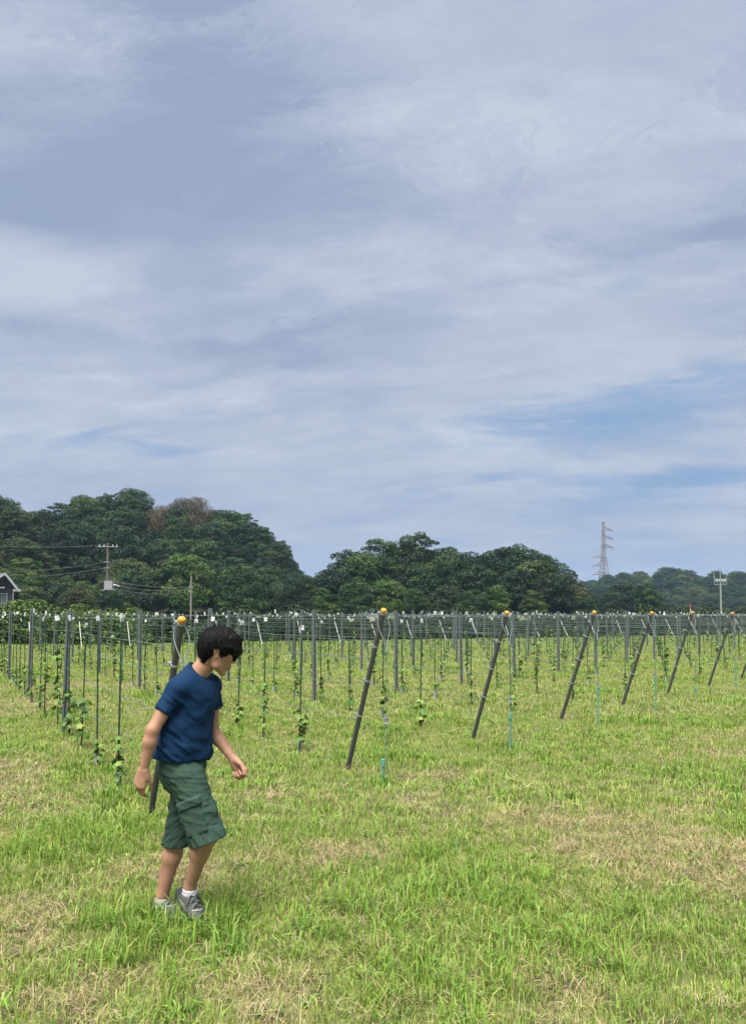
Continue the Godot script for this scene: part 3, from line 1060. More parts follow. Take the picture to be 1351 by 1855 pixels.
func row_point(row: int, t: float) -> Vector3:
	var p := ROW_START + ROW_STEP * row + ROW_DIR * t
	return Vector3(p.x, 0, -p.y)


func row_length(row: int) -> float:
	return 33.4 - 1.02 * row


func in_view(p: Vector3) -> bool:
	var d := -p.z
	return absf(p.x) < d * 0.515 + 0.9 and d > 2.0


func channel_mesh(height: float) -> ArrayMesh:
	# a galvanised lipped channel: web, two flanges, two lips
	var s := Soup.new()
	var t := 0.004
	s.box(Vector3(0, height * 0.5 - 0.2, -0.022), Vector3(0.062, height + 0.4, t))
	for q in [-1.0, 1.0]:
		s.box(Vector3(q * 0.029, height * 0.5 - 0.2, 0.0), Vector3(t, height + 0.396, 0.040))
		s.box(Vector3(q * 0.020, height * 0.5 - 0.2, 0.0215), Vector3(0.0215, height + 0.392, t))
	return s.mesh()


func hook_mesh() -> ArrayMesh:
	# the small wire clips that stand out from a post
	var s := Soup.new()
	s.tube(PackedVector3Array([Vector3(0.030, 0, 0), Vector3(0.050, 0.004, 0), Vector3(0.050, 0.020, 0)]), PackedFloat32Array([0.003, 0.003, 0.003]), 4)
	return s.mesh()


func vine_leaf(s: Soup, r: RandomNumberGenerator, at: Vector3, normal: Vector3, size: float, col: Color) -> void:
	# a five-lobed leaf, slightly cupped
	var a := normal.cross(Vector3(r.randfn(), 0.2, r.randfn())).normalized()
	var b := normal.cross(a)
	var rim := []
	for k in 10:
		var ang := TAU * k / 10.0
		var rad := size * (0.52 if k % 2 == 0 else 0.34) * (0.75 if k == 5 else 1.0)
		rim.append(at + (a * cos(ang) + b * sin(ang)) * rad - normal * rad * 0.25)
	for k in 10:
		s.tri(at, rim[k], rim[(k + 1) % 10], col)


func vine_tones() -> Array:
	return [Color(0.09, 0.18, 0.035), Color(0.13, 0.23, 0.045), Color(0.065, 0.135, 0.03), Color(0.20, 0.28, 0.065), Color(0.08, 0.16, 0.035)]


func vine_spots(r: RandomNumberGenerator, height: float, from: float, count: int, spread: float) -> Array:
	var out := []
	for k in count:
		var y := lerpf(from, height, (k + r.randf()) / count)
		var a := r.randf() * TAU
		var d := spread * r.randf_range(0.2, 1.0)
		out.append([Vector3(cos(a) * d, y, sin(a) * d), Vector3(cos(a) * 0.7, r.randf_range(0.2, 1.0), sin(a) * 0.7).normalized()])
	return out


func vine_stem(r: RandomNumberGenerator, height: float) -> ArrayMesh:
	var s := Soup.new()
	var path := PackedVector3Array([Vector3(0.02, -0.03, 0.01)])
	var radii := PackedFloat32Array([0.009])
	for k in 5:
		path.append(Vector3(r.randf_range(-0.02, 0.03), height * (k + 1) / 5.0, r.randf_range(-0.02, 0.02)))
		radii.append(0.008 - 0.0012 * k)
	s.tube(path, radii, 5)
	for k in 4:
		var f := path[1 + k]
		var a := r.randf() * TAU
		s.tube(PackedVector3Array([f, f + Vector3(cos(a) * 0.06, 0.04, sin(a) * 0.06), f + Vector3(cos(a) * 0.11, 0.03, sin(a) * 0.11)]), PackedFloat32Array([0.004, 0.003, 0.002]), 4)
	return s.mesh()


func make_trellis() -> void:
	var r := RandomNumberGenerator.new()
	r.seed = 909
	var channel := channel_mesh(1.7)
	var hook := hook_mesh()
	var stake_mesh := rod(Vector3(0, -0.25, 0), Vector3(0, 1.55, 0), 0.0095, 0.0085, 6)
	var ribs := Soup.new()
	for k in 12:
		ribs.tube(PackedVector3Array([Vector3(0, 0.1 + 0.12 * k, 0), Vector3(0, 0.112 + 0.12 * k, 0)]), PackedFloat32Array([0.0112, 0.0112]), 6, Color.WHITE, false)
	var rib_mesh := ribs.mesh()
	var tags := []
	for q in [Vector3(0.034, 0.06, 0.014), Vector3(0.045, 0.05, 0.012), Vector3(0.026, 0.075, 0.02), Vector3(0.058, 0.07, 0.010)]:
		var s := Soup.new()
		s.box(Vector3.ZERO, q)
		tags.append(s.mesh())
	var guard := mat(0.55, 0.62, 0.64, 0.35)
	guard.transparency = BaseMaterial3D.TRANSPARENCY_ALPHA
	guard.albedo_color.a = 0.55
	guard.roughness = 0.4
	var guard_s := Soup.new()
	guard_s.lathe(PackedVector2Array([Vector2(0.030, -0.02), Vector2(0.026, 0.14)]), 10)
	var guard_mesh := guard_s.mesh()
	# young vines: merged foliage for those too small to pick leaves apart
	var foliage := []
	var stems := []
	var tones := vine_tones()
	for k in 7:
		var s := Soup.new()
		var high: float = [0.45, 0.60, 0.38, 0.75, 0.55, 0.95, 0.30][k]
		for q in vine_spots(r, high, 0.10 if k < 5 else 0.2, [16, 22, 13, 24, 18, 28, 8][k], 0.10):
			var c: Color = tones[r.randi() % 5] * r.randf_range(0.8, 1.2)
			c.a = 1.0
			vine_leaf(s, r, q[0], q[1], r.randf_range(0.055, 0.10), c)
		foliage.append(s.mesh())
		stems.append(vine_stem(r, high))
	var leaf_meshes := []
	for k in 6:
		var s := Soup.new()
		var c: Color = tones[k % 5] * r.randf_range(0.85, 1.2)
		c.a = 1.0
		vine_leaf(s, r, Vector3.ZERO, Vector3.UP, 0.085, c)
		leaf_meshes.append(s.mesh())
	# distant stakes and vines past the first 300 go into one mass each
	var far_stakes := []
	var far_vines := []
	var built := 0
	for row in 23:
		var len_ := row_length(row)
		var row_name := nth(row) + " trellis row"
		if row < 8:
			end_post(row, r)
		if in_view(row_point(row, len_)):
			far_post(row, len_, r)
		# upright posts
		var k := 0
		var t := 4.8
		while t < len_ - 2.0:
			var p := row_point(row, t)
			if in_view(p):
				var o := thing("trellis_post", "grey galvanised upright post, %s from the near end of the %s" % [nth(k), row_name], "post", p, "upright posts of the trellis rows")
				o.rotation = Vector3(r.randf_range(-0.012, 0.012), 0.52 + r.randf_range(-0.25, 0.25), r.randf_range(-0.018, 0.018))
				o.scale.y = r.randf_range(0.985, 1.05)
				part("channel", channel, M.steel, o)
				if -p.z < 22.0:
					for hgt in [0.55, 0.90, 1.20, 1.42, 1.62]:
						part("hook", hook, M.steel_light, o, Vector3(0, hgt, 0))
			t += 4.8
			k += 1
		# stakes with white clips, each with its young vine
		k = 0
		t = 1.2
		while t < len_ - 0.8:
			var p := row_point(row, t + r.randf_range(-0.08, 0.08)) + Vector3(r.randf_range(-0.03, 0.03), 0, r.randf_range(-0.03, 0.03))
			var lean := Vector3(r.randf_range(-0.03, 0.03), r.randf() * TAU, r.randf_range(-0.035, 0.035))
			var tall := r.randf_range(0.96, 1.10)
			var vine_kind := r.randi() % 7
			var vine_turn := r.randf() * TAU
			var vine_size := r.randf_range(0.75, 1.2)
			if in_view(p):
				if built < 300:
					built += 1
					stake(p, lean, tall, stake_mesh, rib_mesh, tags[r.randi() % 4], guard_mesh if r.randf() < 0.45 else null, guard, row_name, k, r)
					vine(p + Vector3(0.02, 0, 0.03), vine_kind, vine_turn, vine_size, foliage, stems, leaf_meshes, row_name, k, r)
				else:
					far_stakes.append([p, lean.y, 1.0, tall, Color.WHITE])
					far_vines.append([p, vine_turn, vine_size, vine_size, Color.WHITE])
			t += 1.12
			k += 1
		wires(row, len_, row_name)
	if far_stakes.size():
		var s := Soup.new()
		s.tube(PackedVector3Array([Vector3(0, -0.2, 0), Vector3(0, 1.52, 0)]), PackedFloat32Array([0.0095, 0.0085]), 5, Color(0.016, 0.042, 0.028))
		s.box(Vector3(0, 1.56, 0), Vector3(0.04, 0.06, 0.014), Color(0.58, 0.61, 0.60))
		scatter("far_stakes", "thin green stakes with white clips in the farthest trellis rows", s.mesh(), far_stakes, M.leaf)
		scatter("far_vines", "small green vines in the farthest trellis rows", foliage[1], far_vines, M.leaf)


func stake(p: Vector3, lean: Vector3, tall: float, mesh: Mesh, ribs: Mesh, clip: Mesh, sleeve: Mesh, sleeve_m: Material, row_name: String, k: int, r: RandomNumberGenerator) -> void:
	var o := thing("vine_stake", "thin dark green stake, %s from the near end of the %s" % [nth(k), row_name], "stake", p, "green vine stakes")
	o.rotation = lean
	o.scale.y = tall
	part("rod", mesh, M.stake, o)
	var c := part("white_clip", clip, M.white, o, Vector3(0, 1.55 + r.randf_range(-0.03, 0.01), 0.004))
	c.rotation = Vector3(r.randf_range(-0.2, 0.2), r.randf_range(-0.6, 0.6) - lean.y, r.randf_range(-0.25, 0.25))
	if -p.z < 14.0:
		part("rib", ribs, M.stake, o)
	if sleeve:
		part("guard", sleeve, sleeve_m, o)


func vine(p: Vector3, kind: int, turn: float, size: float, foliage: Array, stems: Array, leaves: Array, row_name: String, k: int, r: RandomNumberGenerator) -> void:
	var look: String = ["bushy", "leafy", "low", "tall", "leafy", "tall slender", "sparse"][kind]
	var o := thing("young_vine", "%s young green vine at the %s stake of the %s" % [look, nth(k), row_name], "vine", p, "young vines at the stakes")
	o.rotation.y = turn
	o.scale = Vector3.ONE * size
	part("stem", stems[kind], M.stem, o)
	if -p.z > 11.5:
		part("foliage", foliage[kind], M.leaf, o)
		return
	var high: float = [0.45, 0.60, 0.38, 0.75, 0.55, 0.95, 0.30][kind]
	for q in vine_spots(r, high, 0.10, [24, 28, 20, 32, 26, 36, 13][kind], 0.12):
		var l := part("leaf", leaves[r.randi() % 6], M.leaf, o, q[0])
		var n: Vector3 = q[1]
		var x := n.cross(Vector3(r.randfn(), r.randfn(), r.randfn())).normalized()
		l.basis = Basis(x, n, x.cross(n)).scaled(Vector3.ONE * r.randf_range(0.75, 1.25))


func wires(row: int, len_: float, row_name: String) -> void:
	var names := ["lowest", "second lowest", "middle", "second highest", "highest"]
	var heights := [0.55, 0.90, 1.20, 1.42, 1.62]
	for k in 5:
		var s := Soup.new()
		var path := PackedVector3Array()
		var radii := PackedFloat32Array()
		var t := -0.55 if k == 4 else 0.0
		t = -0.40 * heights[k]
		var n := int(len_ / 2.4)
		for j in n + 1:
			var q := lerpf(t, len_ + 0.4 * heights[k], float(j) / n)
			var drop := 0.03 * absf(sin(q * PI / 4.8)) + 0.012 * sin(row * 3.1 + j * 1.7 + k)
			path.append(row_point(row, q) + Vector3(0.02, heights[k] - drop, 0.03))
			radii.append(0.0030)
		s.tube(path, radii, 4, Color.WHITE, false)
		var o := part("trellis_wire", s.mesh(), M.wire, self)
		tag(o, "%s steel wire strung along the %s" % [names[k], row_name], "wire", "wires of the trellis rows")


func end_post(row: int, r: RandomNumberGenerator) -> void:
	var base := row_point(row, 0.0) + Vector3([0.03, 0.0, -0.02, 0.0, -0.03, -0.10, -0.04, 0.0][row], 0, 0)
	var out := Vector3(-ROW_DIR.x, 0, ROW_DIR.y)
	var lean: float = [0.84, 0.75, 0.71, 0.72, 0.68, 0.62, 0.64, 0.68][row]
	var top := Vector3(out.x * lean, [1.60, 1.675, 1.655, 1.665, 1.66, 1.67, 1.655, 1.66][row], out.z * lean)
	var place: String = ["right behind the person", "next right of the person", "third from the left", "fourth from the left", "fifth from the left", "sixth from the left", "second from the right edge", "at the right edge"][row]
	var o := thing("leaning_end_post", "leaning dark grey pipe post with an orange cap, %s" % place, "post", base, "leaning end posts with orange caps")
	var axis := top.normalized()
	var pipe := Soup.new()
	pipe.tube(PackedVector3Array([axis * -0.3, top]), PackedFloat32Array([0.0262, 0.0258]), 16)
	part("pipe", pipe.mesh(), M.pipe, o)
	var x := axis.cross(Vector3.FORWARD).normalized()
	var frame := Basis(x, axis, x.cross(axis))
	for q in [0.36, 0.58, 0.79, 0.985]:
		var s := Soup.new()
		s.lathe(PackedVector2Array([Vector2(0.0265, -0.010), Vector2(0.0312, -0.009), Vector2(0.0312, 0.009), Vector2(0.0265, 0.010)]), 14)
		s.box(Vector3(0.043, 0, 0.004), Vector3(0.03, 0.022, 0.018))
		s.tube(PackedVector3Array([Vector3(0.043, 0, -0.03), Vector3(0.043, 0, 0.04)]), PackedFloat32Array([0.006, 0.006]), 6)
		var c := part("clamp", s.mesh(), M.steel_light, o, top * q)
		c.basis = frame
	var cap := Soup.new()
	cap.lathe(PackedVector2Array([Vector2(0.028, -0.014), Vector2(0.030, -0.012), Vector2(0.032, 0.004), Vector2(0.031, 0.013), Vector2(0.027, 0.021), Vector2(0.019, 0.027), Vector2(0.008, 0.030), Vector2(0.0, 0.031)]), 18)
	var cp := part("cap", cap.mesh(), M.orange, o, top)
	cp.basis = frame
	# the guy: a loop over the top, a cable down to a ground anchor
	var g := thing("guy_wire", "guy wire with a loop and tensioner, on the end post %s" % place, "wire", base, "guy wires of the end posts")
	var foot := Vector3(top.x + 0.02, 0, top.z + 0.04)
	var knot := top.lerp(foot, 0.24) + Vector3(0.025, 0, 0.03)
	var hang := top * 0.97
	for side: float in [-1.0, 1.0]:
		var s := Soup.new()
		var across: Vector3 = x * float(side)
		var path := PackedVector3Array()
		for k in 9:
			var t := k / 8.0
			var q := hang.lerp(knot, t) + across * (0.030 + 0.055 * sin(minf(t * 1.3, 1.0) * PI)) * (1.0 - t * 0.85) + Vector3(0, 0.02 * (1.0 - t), 0)
			path.append(q)
		var radii := PackedFloat32Array()
		radii.resize(9)
		radii.fill(0.0042)
		s.tube(path, radii, 5)
		part("loop", s.mesh(), M.steel_light, g)
	var mid := knot.lerp(foot, 0.52)
	part("cable", rod(knot, mid, 0.003, 0.003, 5), M.wire, g)
	var drum := Soup.new()
	drum.lathe(PackedVector2Array([Vector2(0.0, -0.028), Vector2(0.030, -0.026), Vector2(0.018, -0.018), Vector2(0.018, 0.018), Vector2(0.030, 0.026), Vector2(0.0, 0.028)]), 12)
	drum.box(Vector3(0, 0, 0), Vector3(0.012, 0.09, 0.05))
	part("tensioner", drum.mesh(), M.steel_light, g, mid)
	part("cable", rod(mid + Vector3(0.008, -0.03, 0), foot + Vector3(0.012, -0.05, 0), 0.003, 0.003, 5), M.wire, g)
	part("cable", rod(mid + Vector3(-0.008, -0.03, 0), foot + Vector3(-0.012, -0.05, 0), 0.0025, 0.0025, 5), M.wire, g)
	var high: float = [0.30, 0.24, 0.44, 0.55, 0.55, 0.22, 0.5, 0.5][row]
	var sl := Soup.new()
	sl.lathe(PackedVector2Array([Vector2(0.010, -0.05), Vector2(0.010, high - 0.07), Vector2(0.022, high - 0.065), Vector2(0.022, high), Vector2(0.006, high + 0.006)]), 10)
	var aim := (mid - foot).normalized()
	var slv := part("sleeve", sl.mesh(), M.green_plastic, g, foot + Vector3(-0.03 if row == 1 else 0.0, 0, 0.0))
	var sx := aim.cross(Vector3.FORWARD).normalized()
	slv.basis = Basis(sx, aim, sx.cross(aim))


func far_post(row: int, len_: float, r: RandomNumberGenerator) -> void:
	var base := row_point(row, len_)
	var out := Vector3(ROW_DIR.x, 0, -ROW_DIR.y)
	var o := thing("far_end_post", "white leaning brace at the far end of the %s trellis row" % nth(row), "post", base, "white leaning posts at the far row ends")
	var top := out * (0.62 + r.randf_range(-0.1, 0.1)) + Vector3(-0.05, 1.25, 0)
	part("pipe", rod(top * -0.1, top, 0.019, 0.019, 8), M.white, o)
	part("cap", rod(top * 1.0, top * 1.02, 0.022, 0.015, 8), M.steel, o)


# ------------------------------------------------------------------ the person

class Field:
	# a block of distances that shapes are blended into, meshed as surface nets
	var lo: Vector3
	var h: float
	var nx: int
	var ny: int
	var nz: int
	var d := PackedFloat32Array()

	func _init(from: Vector3, to: Vector3, cell: float) -> void:
		lo = from
		h = cell
		nx = int(ceil((to.x - from.x) / cell)) + 1
		ny = int(ceil((to.y - from.y) / cell)) + 1
		nz = int(ceil((to.z - from.z) / cell)) + 1
		d.resize(nx * ny * nz)
		d.fill(1.0)

	func span(a: Vector3, b: Vector3) -> Array:
		return [clampi(int((a.x - lo.x) / h), 0, nx - 1), clampi(int((b.x - lo.x) / h) + 1, 0, nx - 1), clampi(int((a.y - lo.y) / h), 0, ny - 1), clampi(int((b.y - lo.y) / h) + 1, 0, ny - 1),
			clampi(int((a.z - lo.z) / h), 0, nz - 1), clampi(int((b.z - lo.z) / h) + 1, 0, nz - 1)]

	func blend(i: int, v: float, k: float, sub: bool) -> void:
		var o := d[i]
		if sub:
			v = -v
			var m := maxf(k - absf(o - v), 0.0) / k
			d[i] = maxf(o, v) + m * m * k * 0.25
		else:
			var m := maxf(k - absf(o - v), 0.0) / k
			d[i] = minf(o, v) - m * m * k * 0.25

	func cone(a: Vector3, b: Vector3, ra: float, rb: float, k := 0.015, n := Vector3.ZERO, flat := 1.0, sub := false) -> void:
		# a limb from a to b; with n and flat it is flat times thinner along n
		var pad := maxf(ra, rb) + k + 4.0 * h
		var s := span(a.min(b) - Vector3.ONE * pad, a.max(b) + Vector3.ONE * pad)
		var e := b - a
		if flat != 1.0:
			e += n * (e.dot(n) * (flat - 1.0))
		var ee := maxf(e.length_squared(), 1e-9)
		var shrink := 1.0 / sqrt(flat)
		for z in range(s[4], s[5] + 1):
			for y in range(s[2], s[3] + 1):
				var row := (z * ny + y) * nx
				for x in range(s[0], s[1] + 1):
					var p := lo + Vector3(x, y, z) * h - a
					if flat != 1.0:
						p += n * (p.dot(n) * (flat - 1.0))
					var t := clampf(p.dot(e) / ee, 0.0, 1.0)
					blend(row + x, ((p - e * t).length() - lerpf(ra, rb, t)) * shrink, k, sub)

	func ellipsoid(c: Vector3, basis: Basis, r: Vector3, k := 0.015, sub := false) -> void:
		var m := maxf(r.x, maxf(r.y, r.z)) + k + 4.0 * h
		var s := span(c - Vector3.ONE * m, c + Vector3.ONE * m)
		var inv := basis.inverse()
		for z in range(s[4], s[5] + 1):
			for y in range(s[2], s[3] + 1):
				var row := (z * ny + y) * nx
				for x in range(s[0], s[1] + 1):
					var p := inv * (lo + Vector3(x, y, z) * h - c)
					var q := p / r
					var l := q.length()
					var g := (q / r).length()
					blend(row + x, l * (l - 1.0) / maxf(g, 1e-6) if l > 1e-4 else -minf(r.x, minf(r.y, r.z)), k, sub)

	func block(c: Vector3, basis: Basis, half: Vector3, rnd: float, k := 0.01) -> void:
		var m := half.length() + k + 4.0 * h
		var s := span(c - Vector3.ONE * m, c + Vector3.ONE * m)
		var inv := basis.inverse()
		for z in range(s[4], s[5] + 1):
			for y in range(s[2], s[3] + 1):
				var row := (z * ny + y) * nx
				for x in range(s[0], s[1] + 1):
					var q := (inv * (lo + Vector3(x, y, z) * h - c)).abs() - half + Vector3.ONE * rnd
					blend(row + x, q.max(Vector3.ZERO).length() + minf(maxf(q.x, maxf(q.y, q.z)), 0.0) - rnd, k, false)

	func cut(at: Vector3, normal: Vector3, reach: float) -> void:
		# takes away what lies beyond the plane, within reach of the point
		var s := span(at - Vector3.ONE * reach, at + Vector3.ONE * reach)
		for z in range(s[4], s[5] + 1):
			for y in range(s[2], s[3] + 1):
				var row := (z * ny + y) * nx
				for x in range(s[0], s[1] + 1):
					var p := lo + Vector3(x, y, z) * h - at
					if p.length() < reach:
						d[row + x] = maxf(d[row + x], p.dot(normal))

	func ripple(noise: FastNoiseLite, frame: Basis, amount: Callable) -> void:
		# folds: the surface moved in and out by a noise stretched along the frame
		var i := 0
		for z in nz:
			for y in ny:
				for x in nx:
					if absf(d[i]) < 0.04:
						var p := lo + Vector3(x, y, z) * h
						var q := frame * p
						d[i] += float(amount.call(p)) * noise.get_noise_3d(q.x, q.y, q.z)
					i += 1

	func hit(from: Vector3, dir: Vector3) -> Vector3:
		# where a line first meets the surface
		var p := from
		for k in 80:
			var q := (p - lo) / h
			var i := clampi(int(q.x + 0.5), 0, nx - 1) + nx * (clampi(int(q.y + 0.5), 0, ny - 1) + ny * clampi(int(q.z + 0.5), 0, nz - 1))
			if d[i] < 0.0:
				return p
			p += dir * 0.0015
		return p

	func into(out: Dictionary, color: Callable) -> void:
		# adds the surface to out.v / out.n / out.c / out.i
		var cell := {}
		var v := PackedVector3Array()
		var near := h * 7.0
		var step := [0, 1, nx, nx + 1, nx * ny, nx * ny + 1, nx * ny + nx, nx * ny + nx + 1]
		var off := [Vector3(0, 0, 0), Vector3(1, 0, 0), Vector3(0, 1, 0), Vector3(1, 1, 0), Vector3(0, 0, 1), Vector3(1, 0, 1), Vector3(0, 1, 1), Vector3(1, 1, 1)]
		var edges := [[0, 1], [2, 3], [4, 5], [6, 7], [0, 2], [1, 3], [4, 6], [5, 7], [0, 4], [1, 5], [2, 6], [3, 7]]
		for z in nz - 1:
			for y in ny - 1:
				var row := (z * ny + y) * nx
				for x in nx - 1:
					var i := row + x
					if absf(d[i]) > near:
						continue
					var neg := 0
					for k in 8:
						if d[i + step[k]] < 0.0:
							neg += 1
					if neg == 0 or neg == 8:
						continue
					var sum := Vector3.ZERO
					var n := 0
					for e in edges:
						var a: float = d[i + step[e[0]]]
						var b: float = d[i + step[e[1]]]
						if (a < 0.0) != (b < 0.0):
							var t := a / (a - b)
							sum += (off[e[0]] as Vector3).lerp(off[e[1]], t)
							n += 1
					cell[i] = v.size()
					v.append(lo + (Vector3(x, y, z) + sum / n) * h)
		var idx := PackedInt32Array()
		var sx := 1
		var sy := nx
		var sz := nx * ny
		for i in cell:
			for ax in [[sx, sy, sz], [sy, sz, sx], [sz, sx, sy]]:
				var j: int = i + ax[0]
				if j >= d.size() or (d[i] < 0.0) == (d[j] < 0.0):
					continue
				var b: int = i - ax[1]
				var c: int = i - ax[2]
				var e: int = i - ax[1] - ax[2]
				if not (cell.has(b) and cell.has(c) and cell.has(e)):
					continue
				var q := [cell[i], cell[b], cell[e], cell[c]]
				if d[i] < 0.0:
					q = [cell[i], cell[c], cell[e], cell[b]]
				for k in [0, 1, 2, 0, 2, 3]:
					idx.append(q[k])
		var nrm := PackedVector3Array()
		nrm.resize(v.size())
		for k in range(0, idx.size(), 3):
			var f := (v[idx[k + 2]] - v[idx[k]]).cross(v[idx[k + 1]] - v[idx[k]])
			for m in 3:
				nrm[idx[k + m]] += f
		var base: int = out.v.size()
		for k in v.size():
			out.n.append(nrm[k].normalized())
			out.c.append(color.call(v[k]))
		out.v.append_array(v)
		for k in idx:
			out.i.append(base + k)


func new_skin() -> Dictionary:
	return {"v": PackedVector3Array(), "n": PackedVector3Array(), "c": PackedColorArray(), "i": PackedInt32Array()}


func skin_mesh(s: Dictionary) -> ArrayMesh:
	var arrays := []
	arrays.resize(Mesh.ARRAY_MAX)
	arrays[Mesh.ARRAY_VERTEX] = s.v
	arrays[Mesh.ARRAY_NORMAL] = s.n
	arrays[Mesh.ARRAY_COLOR] = s.c
	arrays[Mesh.ARRAY_INDEX] = s.i
	var m := ArrayMesh.new()
	m.add_surface_from_arrays(Mesh.PRIMITIVE_TRIANGLES, arrays)
	return m


func hand(skin: Dictionary, wrist: Vector3, along: Vector3, back: Vector3, thumb: Vector3, curls: Array, color: Callable, arm: Vector3) -> void:
	# along: towards the fingers; back: out of the back of the hand; thumb: towards the thumb's side
	along = along.normalized()
	back = (back - along * back.dot(along)).normalized()
	thumb = back.cross(along) * signf(back.cross(along).dot(thumb))
	var mid := wrist + along * 0.08
	var f := Field.new(mid - Vector3.ONE * 0.125, mid + Vector3.ONE * 0.125, 0.0032)
	f.cone(wrist + arm * 0.05, wrist, 0.026, 0.0245, 0.006, back, 1.18)
	# the palm: four bones from wrist to knuckle
	var sides := [0.027, 0.009, -0.009, -0.026]
	var reach := [0.088, 0.092, 0.088, 0.079]
	for k in 4:
		var knuckle: Vector3 = wrist + along * reach[k] + thumb * sides[k] + back * (0.003 if k in [1, 2] else 0.0)
		f.cone(wrist + along * 0.008 + thumb * sides[k] * 0.45, knuckle, 0.016, 0.0125, 0.014)
	f.cone(wrist + along * 0.02 + thumb * 0.020 - back * 0.006, wrist + along * 0.045 + thumb * 0.028 - back * 0.010, 0.015, 0.013, 0.014)
	f.cone(wrist + along * 0.02 - thumb * 0.018 - back * 0.006, wrist + along * 0.06 - thumb * 0.022 - back * 0.006, 0.014, 0.011, 0.014)
	for k in 4:
		var p: Vector3 = wrist + along * reach[k] + thumb * sides[k]
		var size: float = [0.96, 1.05, 1.0, 0.8][k]
		var bend := 0.0
		for j in 3:
			bend += curls[j] + 0.10 * (k - 1.0) * (1.0 if j == 0 else 0.3)
			var dir: Vector3 = along * cos(bend) - back * sin(bend) + thumb * 0.015 * (1.5 - k)
			var q: Vector3 = p + dir * [0.042, 0.027, 0.021][j] * size
			var r0: float = [0.0092, 0.0084, 0.0076][j] * lerpf(1.0, size, 0.6)
			f.cone(p, q, r0, r0 * 0.9, 0.003)
			p = q
	var t0 := wrist + along * 0.028 + thumb * 0.027 - back * 0.008
	var t1 := t0 + (along * 0.72 + thumb * 0.50 - back * 0.45).normalized() * 0.040
	var t2 := t1 + (along * 0.92 + thumb * 0.05 - back * 0.40).normalized() * 0.031
	var t3 := t2 + (along * 0.90 - thumb * 0.25 - back * 0.35).normalized() * 0.024
	f.cone(t0, t1, 0.0145, 0.0112, 0.008)
	f.cone(t1, t2, 0.0110, 0.0100, 0.003)
	f.cone(t2, t3, 0.0100, 0.0082, 0.003)
	f.into(skin, color)


